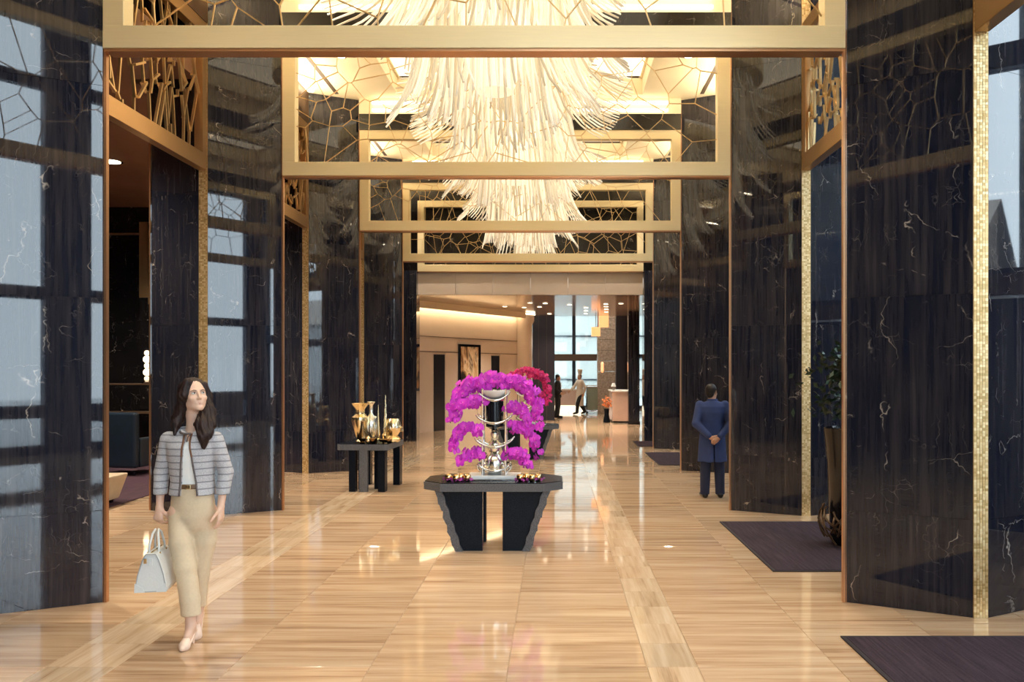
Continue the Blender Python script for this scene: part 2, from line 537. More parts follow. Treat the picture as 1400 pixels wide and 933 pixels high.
# ------------------------------------------------------------------ mesh builder
class MB:
    def __init__(s):
        s.v, s.f = [], []

    def add(s, vs, fs):
        o = len(s.v)
        s.v += [tuple(p) for p in vs]
        s.f += [tuple(i + o for i in f) for f in fs]
        return s

    def box(s, c, d, rz=0.0, rx=0.0, ry=0.0):
        hx, hy, hz = d[0] / 2, d[1] / 2, d[2] / 2
        M = Matrix.Rotation(rz, 3, 'Z') @ Matrix.Rotation(ry, 3, 'Y') @ Matrix.Rotation(rx, 3, 'X')
        vs = [M @ Vector((x, y, z)) + Vector(c) for z in (-hz, hz) for x, y in ((-hx, -hy), (hx, -hy), (hx, hy), (-hx, hy))]
        return s.add(vs, [(3, 2, 1, 0), (4, 5, 6, 7), (0, 1, 5, 4), (1, 2, 6, 5), (2, 3, 7, 6), (3, 0, 4, 7)])

    def bb(s, x0, x1, y0, y1, z0, z1):
        return s.box(((x0 + x1) / 2, (y0 + y1) / 2, (z0 + z1) / 2), (abs(x1 - x0), abs(y1 - y0), abs(z1 - z0)))

    def prism(s, poly, z0, z1, poly2=None):
        n = len(poly)
        p2 = poly2 or poly
        vs = [(x, y, z0) for x, y in poly] + [(x, y, z1) for x, y in p2]
        fs = [tuple(range(n))[::-1], tuple(range(n, 2 * n))]
        fs += [(i, (i + 1) % n, n + (i + 1) % n, n + i) for i in range(n)]
        return s.add(vs, fs)

    def lathe(s, prof, n=16, c=(0, 0, 0), a0=0.0):
        vs, fs = [], []
        for r, z in prof:
            for i in range(n):
                a = a0 + 2 * PI * i / n
                vs.append((c[0] + r * math.cos(a), c[1] + r * math.sin(a), c[2] + z))
        m = len(prof)
        for j in range(m - 1):
            for i in range(n):
                fs.append((j * n + i, j * n + (i + 1) % n, (j + 1) * n + (i + 1) % n, (j + 1) * n + i))
        fs.append(tuple(range(n))[::-1])
        fs.append(tuple((m - 1) * n + i for i in range(n)))
        return s.add(vs, fs)

    def tube(s, path, r, n=6, closed=False, flat=1.0):
        P = [Vector(p) for p in path]
        m = len(P)
        rr = r if isinstance(r, (list, tuple)) else [r] * m
        vs, fs = [], []
        up = Vector((0, 0, 1))
        prevx = None
        for i in range(m):
            a = P[(i - 1) % m] if (closed or i > 0) else P[i]
            b = P[(i + 1) % m] if (closed or i < m - 1) else P[i]
            t = (b - a).normalized()
            if prevx is None:
                ref = up if abs(t.z) < 0.9 else Vector((1, 0, 0))
                x = t.cross(ref).normalized()
            else:
                x = (prevx - t * prevx.dot(t))
                x = x.normalized() if x.length > 1e-6 else t.orthogonal().normalized()
            prevx = x
            y = t.cross(x)
            for k in range(n):
                an = 2 * PI * k / n
                vs.append(P[i] + x * (rr[i] * math.cos(an)) + y * (rr[i] * flat * math.sin(an)))
        lim = m if closed else m - 1
        for i in range(lim):
            j = (i + 1) % m
            for k in range(n):
                fs.append((i * n + k, i * n + (k + 1) % n, j * n + (k + 1) % n, j * n + k))
        if not closed:
            fs.append(tuple(range(n))[::-1])
            fs.append(tuple((m - 1) * n + k for k in range(n)))
        return s.add(vs, fs)

    def sphere(s, c, r, n=12, m=8):
        rx, ry, rz = (r, r, r) if not isinstance(r, (tuple, list)) else r
        prof = [(math.sin(PI * j / m), -math.cos(PI * j / m)) for j in range(1, m)]
        vs, fs = [], []
        for q, z in prof:
            for i in range(n):
                a = 2 * PI * i / n
                vs.append((c[0] + rx * q * math.cos(a), c[1] + ry * q * math.sin(a), c[2] + rz * z))
        k = len(prof)
        for j in range(k - 1):
            for i in range(n):
                fs.append((j * n + i, j * n + (i + 1) % n, (j + 1) * n + (i + 1) % n, (j + 1) * n + i))
        vs += [(c[0], c[1], c[2] - rz), (c[0], c[1], c[2] + rz)]
        for i in range(n):
            fs.append((k * n, (i + 1) % n, i))
            fs.append((k * n + 1, (k - 1) * n + i, (k - 1) * n + (i + 1) % n))
        return s.add(vs, fs)

    def mesh(s, name, mat, smooth=False):
        me = bpy.data.meshes.new(name)
        me.from_pydata([tuple(v) for v in s.v], [], s.f)
        if mat is not None:
            me.materials.append(mat if not isinstance(mat, str) else MT[mat])
        if smooth:
            for p in me.polygons:
                p.use_smooth = True
            if smooth != 'all':
                try:
                    me.set_sharp_from_angle(angle=R(40))
                except Exception:
                    pass
        me.update()
        return me

    def build(s, name, mat, parent=None, loc=(0, 0, 0), smooth=False, bevel=0.0):
        o = bpy.data.objects.new(name, s.mesh(name, mat, smooth))
        o.location = loc
        COL.objects.link(o)
        if parent:
            o.parent = parent
        if bevel:
            b = o.modifiers.new('bevel', 'BEVEL')
            b.width = bevel
            b.segments = 2
            b.limit_method = 'ANGLE'
        return o


class WB(MB):
    """builder for the setting: y is given in survey units"""
    def bb(s, x0, x1, y0, y1, z0, z1):
        return MB.bb(s, x0, x1, y0 * K, y1 * K, z0, z1)


def place(name, me, parent=None, loc=(0, 0, 0), rot=(0, 0, 0), scale=(1, 1, 1)):
    o = bpy.data.objects.new(name, me)
    o.location = loc
    o.rotation_euler = rot
    o.scale = scale
    COL.objects.link(o)
    if parent:
        o.parent = parent
    return o


def tag(o, label, cat, group=None):
    o['label'] = label
    o['category'] = cat
    if group:
        o['group'] = group
    return o


def thing(name, label, cat, loc=(0, 0, 0), rz=0.0, group=None):
    o = bpy.data.objects.new(name, None)
    o.empty_display_size = 0.2
    o.location = (loc[0], loc[1] * K, loc[2])
    o.rotation_euler = (0, 0, rz)
    COL.objects.link(o)
    return tag(o, label, cat, group)


def struct(o, label=None):
    o['kind'] = 'structure'
    if label:
        o['label'] = label
    return o


def stuff(o):
    o['kind'] = 'stuff'
    return o


def copy_tree(o, parent=None):
    c = o.copy()
    COL.objects.link(c)
    if parent is not None:
        c.parent = parent
    for ch in list(o.children):
        copy_tree(ch, c)
    return c


# ------------------------------------------------------------------ signed-distance modelling (bodies, cloth, hair)
def V3(p):
    return np.array(p, dtype=np.float64)


class SDF:
    def __init__(s, lo, hi, h):
        s.lo = V3(lo)
        s.h = h
        s.n = np.ceil((V3(hi) - s.lo) / h).astype(int) + 1
        s.F = np.full(tuple(s.n), 1.0, dtype=np.float32)

    def region(s, lo, hi, pad):
        a = np.floor((V3(lo) - pad - s.lo) / s.h).astype(int)
        b = np.ceil((V3(hi) + pad - s.lo) / s.h).astype(int) + 1
        a = np.clip(a, 0, s.n)
        b = np.clip(b, 0, s.n)
        sl = tuple(slice(i, j) for i, j in zip(a, b))
        ax = [s.lo[k] + s.h * np.arange(a[k], b[k]) for k in range(3)]
        g = np.meshgrid(*ax, indexing='ij')
        return sl, g

    def put(s, lo, hi, fn, k=0.0, op='u'):
        sl, (x, y, z) = s.region(lo, hi, 0.03 + k)
        if x.size == 0:
            return
        d = fn(x, y, z).astype(np.float32)
        f = s.F[sl]
        if op == 'u':
            if k > 0:
                hh = np.clip(0.5 + 0.5 * (f - d) / k, 0, 1)
                r = f * (1 - hh) + d * hh - k * hh * (1 - hh)
            else:
                r = np.minimum(f, d)
        else:
            if k > 0:
                hh = np.clip(0.5 - 0.5 * (f + d) / k, 0, 1)
                r = f * (1 - hh) - d * hh + k * hh * (1 - hh)
            else:
                r = np.maximum(f, -d)
        s.F[sl] = r

    def cap(s, a, b, ra, rb, k=0.0, op='u'):
        a, b = V3(a), V3(b)
        ba = b - a
        L = max(1e-9, float(ba @ ba))
        rm = max(ra, rb)

        def fn(x, y, z):
            px, py, pz = x - a[0], y - a[1], z - a[2]
            t = np.clip((px * ba[0] + py * ba[1] + pz * ba[2]) / L, 0, 1)
            return np.sqrt((px - t * ba[0]) ** 2 + (py - t * ba[1]) ** 2 + (pz - t * ba[2]) ** 2) - (ra + (rb - ra) * t)
        s.put(np.minimum(a, b) - rm, np.maximum(a, b) + rm, fn, k, op)

    def chain(s, pts, rad, k=0.0, op='u'):
        for i in range(len(pts) - 1):
            s.cap(pts[i], pts[i + 1], rad[i], rad[i + 1], k, op)

    def ell(s, c, r, k=0.0, op='u', M=None):
        c = V3(c)
        r = V3(r)
        Mi = None if M is None else np.array(M.to_3x3().transposed())
        rm = float(r.max())

        def fn(x, y, z):
            px, py, pz = x - c[0], y - c[1], z - c[2]
            if Mi is not None:
                px, py, pz = (Mi[0, 0] * px + Mi[0, 1] * py + Mi[0, 2] * pz, Mi[1, 0] * px + Mi[1, 1] * py + Mi[1, 2] * pz,
                              Mi[2, 0] * px + Mi[2, 1] * py + Mi[2, 2] * pz)
            k0 = np.sqrt((px / r[0]) ** 2 + (py / r[1]) ** 2 + (pz / r[2]) ** 2)
            k1 = np.sqrt((px / r[0] ** 2) ** 2 + (py / r[1] ** 2) ** 2 + (pz / r[2] ** 2) ** 2) + 1e-9
            return k0 * (k0 - 1) / k1
        s.put(c - rm, c + rm, fn, k, op)

    def loft(s, secs, k=0.0, op='u', e=2.0):
        q = np.array(sorted(secs), dtype=np.float64)
        z0, z1 = q[0, 0], q[-1, 0]
        lo = (np.min(q[:, 1] - q[:, 3]), np.min(q[:, 2] - q[:, 4]), z0)
        hi = (np.max(q[:, 1] + q[:, 3]), np.max(q[:, 2] + q[:, 4]), z1)

        def fn(x, y, z):
            zc = np.clip(z, z0, z1)
            cx, cy, rx, ry = (np.interp(zc, q[:, 0], q[:, i]) for i in (1, 2, 3, 4))
            u = (np.abs((x - cx) / rx) ** e + np.abs((y - cy) / ry) ** e) ** (1 / e)
            d = (u - 1) * np.minimum(rx, ry)
            return np.maximum(d, np.maximum(z0 - z, z - z1))
        s.put(lo, hi, fn, k, op)

    def cut(s, lo, hi, fn, k=0.0):
        s.put(lo, hi, fn, k, 's')

    def mesh(s, name, mat, smooth_it=2):
        F = s.F
        nx, ny, nz = F.shape
        ins = F < 0
        cnt = np.zeros((nx - 1, ny - 1, nz - 1), dtype=np.float32)
        acc = np.zeros((nx - 1, ny - 1, nz - 1, 3), dtype=np.float32)
        cs = [(i, j, k) for i in (0, 1) for j in (0, 1) for k in (0, 1)]

        def sub(A, c):
            return A[c[0]:nx - 1 + c[0], c[1]:ny - 1 + c[1], c[2]:nz - 1 + c[2]]
        for c in cs:
            for ax in range(3):
                if c[ax]:
                    continue
                d = list(c)
                d[ax] = 1
                fa, fb = sub(F, c), sub(F, d)
                m = (fa < 0) != (fb < 0)
                idx = np.nonzero(m)
                if len(idx[0]) == 0:
                    continue
                va, vb = fa[idx], fb[idx]
                t = va / (va - vb)
                pt = np.zeros((len(t), 3), dtype=np.float32)
                for q in range(3):
                    pt[:, q] = c[q]
                pt[:, ax] += t
                acc[idx] += pt
                cnt[idx] += 1
        act = np.nonzero(cnt > 0)
        vid = np.full(cnt.shape, -1, dtype=np.int64)
        vid[act] = np.arange(len(act[0]))
        verts = (acc[act] / cnt[act][:, None] + np.stack(act, 1)) * s.h + s.lo
        quads = []
        for ax in range(3):
            a = [slice(1, n - 1) for n in (nx, ny, nz)]
            b = list(a)
            a[ax] = slice(0, (nx, ny, nz)[ax] - 1)
            b[ax] = slice(1, (nx, ny, nz)[ax])
            A, B = ins[tuple(a)], ins[tuple(b)]
            for fl, m in ((0, A & ~B), (1, ~A & B)):
                I = np.stack(np.nonzero(m), 1)
                if len(I) == 0:
                    continue
                base = I.copy()
                u, v = [(1, 2), (2, 0), (0, 1)][ax]
                for q in (u, v):
                    base[:, q] += 1
                def cell(du, dv):
                    c = base.copy()
                    c[:, u] += du
                    c[:, v] += dv
                    return vid[c[:, 0], c[:, 1], c[:, 2]]
                q4 = np.stack([cell(-1, -1), cell(0, -1), cell(0, 0), cell(-1, 0)], 1)
                if fl:
                    q4 = q4[:, ::-1]
                quads.append(q4)
        Q = np.concatenate(quads)
        Q = Q[(Q >= 0).all(1)]
        # light Laplacian smoothing
        for _ in range(smooth_it):
            a2 = np.zeros_like(verts)
            c2 = np.zeros(len(verts))
            for i in range(4):
                p, q = Q[:, i], Q[:, (i + 1) % 4]
                for d in range(3):
                    a2[:, d] += np.bincount(p, verts[q, d], len(verts)) + np.bincount(q, verts[p, d], len(verts))
                c2 += np.bincount(p, minlength=len(verts)) + np.bincount(q, minlength=len(verts))
            verts = verts * 0.5 + 0.5 * a2 / np.maximum(c2, 1)[:, None]
        me = bpy.data.meshes.new(name)
        me.vertices.add(len(verts))
        me.vertices.foreach_set('co', verts.astype(np.float32).ravel())
        me.loops.add(len(Q) * 4)
        me.loops.foreach_set('vertex_index', Q.astype(np.int32).ravel())
        me.polygons.add(len(Q))
        me.polygons.foreach_set('loop_start', np.arange(0, len(Q) * 4, 4, dtype=np.int32))
        me.polygons.foreach_set('use_smooth', np.ones(len(Q), dtype=bool))
        me.materials.append(MT[mat] if isinstance(mat, str) else mat)
        me.update(calc_edges=True)
        me.validate()
        return me

    def build(s, name, mat, parent, smooth_it=2):
        return place(name, s.mesh(name, mat, smooth_it), parent)


# ================================================================== STRUCTURE
# floor slab and its tiles
fl = struct(WB().bb(-12.2, 7.9, -9.0, 57.0, -0.3, -0.004).build('floor', 'grout'), 'polished floor of honey coloured marble tiles')
cols = [(-5.905, -5.02), (-5.02, -4.135), (-4.135, -3.25), (-2.8, -2.065), (-2.065, -1.18), (-1.18, -0.3), (-0.3, 0.585),
        (0.91, 1.795), (1.795, 2.68), (2.68, 3.565), (3.565, 4.45)]
bands = [(-3.25, -2.8), (0.585, 0.91)]
G = 0.0025
TL = 1.224
Y0T, NR = 6.0, 10
tile_mesh = {}


def tile(x0, x1, y0, y1, key):
    y0, y1 = y0 * K, y1 * K
    k = (round(x1 - x0, 3), round(y1 - y0, 3), key)
    if k not in tile_mesh:
        hx, hy = (x1 - x0) / 2 - G, (y1 - y0) / 2 - G
        tile_mesh[k] = MB().prism([(-hx, -hy), (hx, -hy), (hx, hy), (-hx, hy)], -0.02, -0.0012).prism(
            [(-hx, -hy), (hx, -hy), (hx, hy), (-hx, hy)], -0.0012, 0.0,
            [(-hx + .0015, -hy + .0015), (hx - .0015, -hy + .0015), (hx - .0015, hy - .0015), (-hx + .0015, hy - .0015)]).mesh('floor_tile', 'floor_y' if key else 'floor_x')
    place('floor_tile', tile_mesh[k], fl, ((x0 + x1) / 2, (y0 + y1) / 2, 0))


for r in range(NR):
    for ci, (a, b) in enumerate(cols):
        sh = (ci * 0.37) % TL if ci % 2 else 0.0
        tile(a, b, Y0T + r * TL + 0, Y0T + (r + 1) * TL, 0)
    for a, b in bands:
        tile(a, b, Y0T + r * TL, Y0T + (r + .5) * TL, 1)
        tile(a, b, Y0T + (r + .5) * TL, Y0T + (r + 1) * TL, 1)


def tile_field(name, mat, rects):
    mb = MB()
    rnds = []
    for x0, x1, y0, y1 in rects:
        y0, y1 = y0 * K, y1 * K
        hx0, hx1, hy0, hy1 = x0 + G, x1 - G, y0 + G, y1 - G
        mb.prism([(hx0, hy0), (hx1, hy0), (hx1, hy1), (hx0, hy1)], -0.02, 0.0)
        rnds += [random.random()] * 6
    me = mb.mesh(name, mat)
    at = me.attributes.new('tile_rand', 'FLOAT', 'FACE')
    at.data.foreach_set('value', rnds)
    return stuff(place(name, me, fl))


ye = Y0T + NR * TL
rx, ry_ = [], []
ocols = cols + [(-12.2, -11.3), (-11.3, -10.4), (-10.4, -9.5), (-9.5, -8.6), (-8.6, -7.7), (-7.7, -6.8), (-6.8, -5.905), (4.45, 5.335), (5.335, 6.22), (6.22, 7.105), (7.105, 7.9)]
y = ye
while y < 55:
    y2 = y + TL * (1 if y < 30 else 2)
    rx += [(a, b, y, y2) for a, b in ocols]
    ry_ += [(a, b, y, y2) for a, b in bands]
    y = y2
y = -9.0
while y < Y0T - 0.01:
    y2 = min(y + TL * 1.4, Y0T)
    rx += [(a, b, y, y2) for a, b in ocols]
    ry_ += [(a, b, y, y2) for a, b in bands]
    y = y2
for r in range(NR):
    rx += [(a, b, Y0T + r * TL, Y0T + (r + 1) * TL) for a, b in ocols[11:]]
tile_field('far_floor_tile', 'floor_x', rx)
tile_field('far_band_tile', 'floor_y', ry_)

# ground outside the windows
struct(WB().bb(7.95, 60, -40, 90, -0.5, -0.06).bb(-40, 60, -60, -9.1, -0.5, -0.06).bb(-40, 7.9, 57.1, 110, -0.5, -0.06).build('ground_outside', 'outside'), 'pale paving outside the windows')

facing = plain('pale_facade', (0.62, 0.63, 0.60), 0.7, 0, 0.1, 0.4)
t = thing('facing_building', 'pale building with long horizontal joints seen through the far windows', 'building', (0, 78, -0.06))
MB().bb(-25, 25, 0, 6, 0, 16).build('wall', facing, t)
for k in range(10):
    MB().bb(-25, 25, -0.1, 0, 1.2 + k * 1.5, 1.28 + k * 1.5).build('ledge', 'mullion', t)
t = thing('pavilion', 'pale low pavilion across the drive, out of frame', 'building', (17.5, -6, -0.06))
pav = plain('pavilion_white', (0.80, 0.82, 0.82), 0.7, 0, 0.06, 0.4)
MB().bb(0, 8, -14, 8, 0, 4.6).build('wall', pav, t)
m = MB()
m.add([(-.4, -14.4, 4.6), (8.4, -14.4, 4.6), (8.4, 8.4, 4.6), (-.4, 8.4, 4.6), (4, -14.4, 6.6), (4, 8.4, 6.6)], [(0, 1, 4), (2, 3, 5), (0, 4, 5, 3), (1, 2, 5, 4), (3, 2, 1, 0)])
m.build('roof', 'stone', t)
t = thing('dimming_block', 'grey block on columns added to dim pillar reflections, out of frame', 'building', (20.5, 25, -0.06))  # added unseen block, darkens what the marble pillars reflect
MB().bb(0, 6, -13.5, 20, 2.6, 13).build('upper_storeys', plain('grey_facade', (0.07, 0.075, 0.075), 0.7, 0, 0.25, 0.6), t)
for k in range(7):
    MB().bb(0.2, 0.8, -13.2 + k * 5.4, -12.6 + k * 5.4, 0, 2.6).build('column', 'stone', t)
    MB().bb(-0.02, 0, -13 + k * 4.6, -10.8 + k * 4.6, 4.2, 6.4).build('window_opening', 'mullion', t)
# ------------------------------------------------------------------ ceiling
CZ = 6.95
cei = struct(WB().bb(-5.3, -2.9, 2.56, 30.3, CZ, CZ + 0.3).bb(1.6, 4.0, 2.56, 30.3, CZ, CZ + 0.3).build('ceiling', 'cream'), 'cream ceiling with recessed coffers over the aisle')
for (y0, y1) in BAYS:
    # coffer: luminous panel up inside a recess, with dividing strips at the pillar rows
    c = WB().bb(-2.9, 1.6, y0 + 0.45, y1 - 0.45, CZ + 0.34, CZ + 0.38).build('coffer_panel', 'panel_glow', cei)
    WB().bb(-2.9, 1.6, y0 - 0.45, y0 + 0.45, CZ, CZ + 0.3).bb(-2.9, -2.86, y0, y1, CZ + .3, CZ + 0.4).bb(1.56, 1.6, y0, y1, CZ + .3, CZ + 0.4).build('coffer_rib', 'cream', cei)
    for x in (-4.0, 2.69):
        WB().bb(x - 0.035, x + 0.035, y0 + 0.5, y1 - 0.5, CZ - 0.006, CZ + 0.01).build('air_slot', 'slot', cei)
struct(WB().bb(-12.2, 4.0, 2.56, 30.6, 7.7, 7.8).bb(3.9, 4.0, 2.56, 30.6, 7.3, 8.8).bb(-12.4, 8.2, -9.2, 2.55, 10.2, 10.4).build('roof', 'bronze'))
lc = WB().bb(-12.2, -5.48, 2.56, 30.3, 5.65, 5.9)
gaps = [(ROWS[i] + 0.62, ROWS[i + 1] - 0.62) for i in range(0, 4)] + [(ROWS[4] + 0.62, 29.8)]
for g0, g1 in gaps:
    lc.bb(-5.48, -4.62, g0, g1, 5.65, 5.9)
struct(lc.build('ceiling_lounge', 'lounge_ceil'), 'glossy brown lounge ceiling left of the pillars')
struct(WB().bb(4.0, 8.2, 2.56, 30.6, 8.6, 8.8).build('ceiling_entrance', 'cream'), 'ceiling of the entrance side right of the pillars')

for (y0, y1) in BAYS:
    for x in (-3.45, 2.15):
        for q in ((y0 + y1) / 2,):
            f = MB().lathe([(0.085, -0.014), (0.085, 0.0)], 14, (x, q * K, CZ)).build('downlight_ring', 'chrome', cei)
            MB().lathe([(0.065, -0.018), (0.065, -0.014)], 14, (x, q * K, CZ)).build('downlight_lens', 'lamp', f)
            spot('aisle_beam', (x, q, CZ - 0.05), AISLE_W, ang=88, size=0.05, tgt=(x + (AX - x) * 0.45, q, 0))

struct(WB().bb(-12.2, -5.0, 2.3, 2.55, 5.65, 10.2).bb(-5.0, 7.79, 2.3, 2.55, 8.6, 10.2).bb(-5.0, 4.0, 2.3, 2.55, 6.97, 8.6).build('wall_hall', 'bronze'), 'upper wall of the tall entrance hall')
for (y0, y1) in BAYS:
    for sx, x in ((-1, -4.30), (1, 3.0)):
        area('cove_uplight', (x, (y0 + y1) / 2 * K, 6.42), (R(180), R(-28 * sx), 0), 0.12, (y1 - y0 - 1.6) * K, COVE_W, (1.0, 0.84, 0.58))

# cove strips along the aisle sides, above the side screens
for k, (y0, y1) in enumerate(BAYS[1:4], 1):
    for sx, x in ((-1, -4.42), (1, 3.11)):
        WB().bb(x - 0.05, x + 0.05, y0 + 0.75, y1 - 0.75, CZ - 0.03, CZ - 0.005).build('cove_light', 'strip', cei)

# ------------------------------------------------------------------ pillars
slabs = [(0.0, 0.75), (0.75, 2.48), (2.48, 4.21), (4.21, 5.94), (5.94, 7.2)]
slab_mesh = {}
mosaic_me = None


def mosaic():
    global mosaic_me
    if mosaic_me is None:
        mb = MB()
        n = 5
        p = 0.11 / n
        z = 0.0
        hz = 6.94
        cnt = int(hz / p)
        for i in range(cnt):
            for j in range(n):
                x0 = -0.055 + j * p + 0.0015
                x1 = x0 + p - 0.003
                z0, z1 = i * p + 0.0015, (i + 1) * p - 0.0015
                d = 0.003 + 0.002 * random.random()
                vs = [(x0, 0, z0), (x1, 0, z0), (x1, 0, z1), (x0, 0, z1), (x0, -d, z0), (x1, -d, z0), (x1, -d, z1), (x0, -d, z1)]
                mb.add(vs, [(4, 5, 6, 7), (0, 1, 5, 4), (1, 2, 6, 5), (2, 3, 7, 6), (3, 0, 4, 7)])
        mosaic_me = mb.mesh('mosaic', 'mosaic')
    return mosaic_me


def pillar(x, yv, label):
    t = thing('marble_pillar', label, 'pillar', (x, yv, 0), 0, 'marble pillars')
    t['kind'] = 'thing'
    a, b, c = 0.902, 0.434, 0.055
    d = 0.035
    MB().prism([(-a + d, 0), (-c, -b + d), (c, -b + d), (a - d, 0), (c, b - d), (-c, b - d)], 0.0, 6.945).build('pillar_core', 'core', t)
    # four clad faces
    ang = math.atan2(b, a - c)
    L = math.hypot(a - c, b)
    for q, (mx, my) in enumerate(((-1, -1), (1, -1), (1, 1), (-1, 1))):
        cx, cy = mx * (a + c) / 2, my * b / 2
        nx, ny = mx * math.sin(ang), my * math.cos(ang)
        for si, (z0, z1) in enumerate(slabs):
            z1 = min(z1, 6.945)
            if si not in slab_mesh:
                slab_mesh[si] = MB().box((0, 0, (z0 + z1) / 2), (L - 0.012, 0.028, z1 - z0 - 0.003)).mesh('marble_slab', 'marble')
            o = place('marble_slab', slab_mesh[si], t, (cx - nx * 0.014, cy - ny * 0.014, 0))
            th = math.atan2(ny, nx) - PI / 2
            o.rotation_euler = (0, 0, th)
    MB().bb(-0.057, 0.057, -b, -b + 0.06, 0, 6.945).build('mosaic_backing', 'gold_deep', t)
    m = stuff(place('gold_mosaic', mosaic(), t, (0, -b, 0)))
    for sx in (-1, 1):
        MB().bb(sx * (a - 0.012) - 0.014, sx * (a - 0.012) + 0.014, -0.02, 0.02, 0, 6.945).build('edge_trim', 'copper', t)
    return t


LX, RX = -4.556, 3.248
names_l = ['dark marble pillar on the left just out of frame', 'nearest tall dark marble pillar at the left edge reflecting the windows',
           'dark marble pillar behind the walking woman reflecting window panes', 'dark marble pillar behind the table of gilded vessels',
           'farthest dark marble pillar on the left, beside the cream wall']
names_r = ['dark marble pillar on the right just out of frame', 'nearest tall dark marble pillar on the right with wide gold mosaic edge',
           'dark marble pillar right of the man in the blue coat, with gold mosaic edge', 'dark marble pillar behind the man in the blue coat',
           'farthest dark marble pillar on the right, beside the small dark mats']
for i, yv in enumerate(ROWS):
    pillar(LX, yv, names_l[i])
    pillar(RX, yv, names_r[i])


# ------------------------------------------------------------------ gold frames with crackle lattice
def voronoi_edges(w, h, n, aniso=1.0, seed=1, relax=0):
    rg = random.Random(seed)
    W, H = w, h / aniso
    pts = [(rg.uniform(0, W), rg.uniform(0, H)) for _ in range(n)]

    def cell(i):
        px, py = pts[i]
        poly = [(0, 0), (W, 0), (W, H), (0, H)]
        for j, (qx, qy) in enumerate(pts):
            if j == i:
                continue
            mx, my = (px + qx) / 2, (py + qy) / 2
            nx, ny = qx - px, qy - py
            out = []
            for k in range(len(poly)):
                A, B = poly[k], poly[(k + 1) % len(poly)]
                da = (A[0] - mx) * nx + (A[1] - my) * ny
                db = (B[0] - mx) * nx + (B[1] - my) * ny
                if da <= 0:
                    out.append(A)
                if (da < 0) != (db < 0) and abs(da - db) > 1e-12:
                    t = da / (da - db)
                    out.append((A[0] + t * (B[0] - A[0]), A[1] + t * (B[1] - A[1])))
            poly = out
            if not poly:
                break
        return poly
    for _ in range(relax):
        npts = []
        for i in range(n):
            c = cell(i)
            cx, cy = sum(p[0] for p in c) / len(c), sum(p[1] for p in c) / len(c)
            npts.append(((pts[i][0] + cx) / 2, (pts[i][1] + cy) / 2))
        pts = npts
    E = {}
    for i in range(n):
        c = cell(i)
        for k in range(len(c)):
            A, B = c[k], c[(k + 1) % len(c)]
            if math.hypot(A[0] - B[0], A[1] - B[1]) < 0.012:
                continue
            if (A[0] < 1e-6 and B[0] < 1e-6) or (A[0] > W - 1e-6 and B[0] > W - 1e-6) or (A[1] < 1e-6 and B[1] < 1e-6) or (A[1] > H - 1e-6 and B[1] > H - 1e-6):
                continue
            key = tuple(sorted(((round(A[0], 3), round(A[1], 3)), (round(B[0], 3), round(B[1], 3)))))
            E[key] = ((A[0], A[1] * aniso), (B[0], B[1] * aniso))
    return list(E.values())


bar_me = MB().box((0, 0, 0), (1, 1, 1)).mesh('lattice_bar', 'lattice')


def lattice(parent, edges, x0, z0, t, depth, axis='x', y=0.0, single=True, jitter=0.0):
    mb = MB()
    for (A, B) in edges:
        du, dv = B[0] - A[0], B[1] - A[1]
        L = math.hypot(du, dv)
        ang = math.atan2(dv, du)
        cu, cv = x0 + (A[0] + B[0]) / 2, z0 + (A[1] + B[1]) / 2
        j = jitter * (random.random() - 0.5)
        if axis == 'x':
            if single:
                place('lattice_bar', bar_me, parent, (cu, y + j, cv), (0, -ang, 0), (L + t * 0.6, depth, t))
            else:
                mb.box((cu, y + j, cv), (L + t * 0.6, depth, t), 0, 0, -ang)
        else:
            if single:
                place('lattice_bar', bar_me, parent, (y + j, cu, cv), (0, -ang, PI / 2), (L + t * 0.6, depth, t))
            else:
                mb.box((y + j, cu, cv), (L + t * 0.6, depth, t), PI / 2, 0, -ang)
    if not single and mb.v:
        stuff(mb.build('lattice', 'lattice', parent))


FW, FZ0, FZ1 = 6.0, 4.47, 6.37


def gold_frame(yv, label, seed, n=48):
    t = thing('gilded_lattice_beam', label, 'frame', (AX, yv, FZ0), 0, 'gold frames over the aisle')
    hw = FW / 2 - 0.004
    H = FZ1 - FZ0
    sw, dp = 0.168, 0.16
    # rails carry a thin recessed copper lip underneath
    MB().bb(-hw, hw, -dp / 2, dp / 2, 0.022, 0.205).build('bottom_rail', 'gold', t, bevel=0.004)
    MB().bb(-hw + 0.01, hw - 0.01, -dp / 2 + 0.012, dp / 2 - 0.012, 0.0, 0.022).build('bottom_lip', 'copper', t)
    MB().bb(-hw, hw, -dp / 2, dp / 2, H - 0.17, H).build('top_rail', 'gold', t, bevel=0.004)
    for sx in (-1, 1):
        MB().bb(sx * (hw - sw), sx * hw, -dp / 2 + .001, dp / 2 - .001, 0.2, H - 0.165).build('stile', 'gold', t, bevel=0.004)
    ed = voronoi_edges(2 * (hw - sw), H - 0.375, n, 1.0, seed)
    lattice(t, ed, -(hw - sw), 0.205, 0.009, 0.016)
    # dark lintel above
    return t


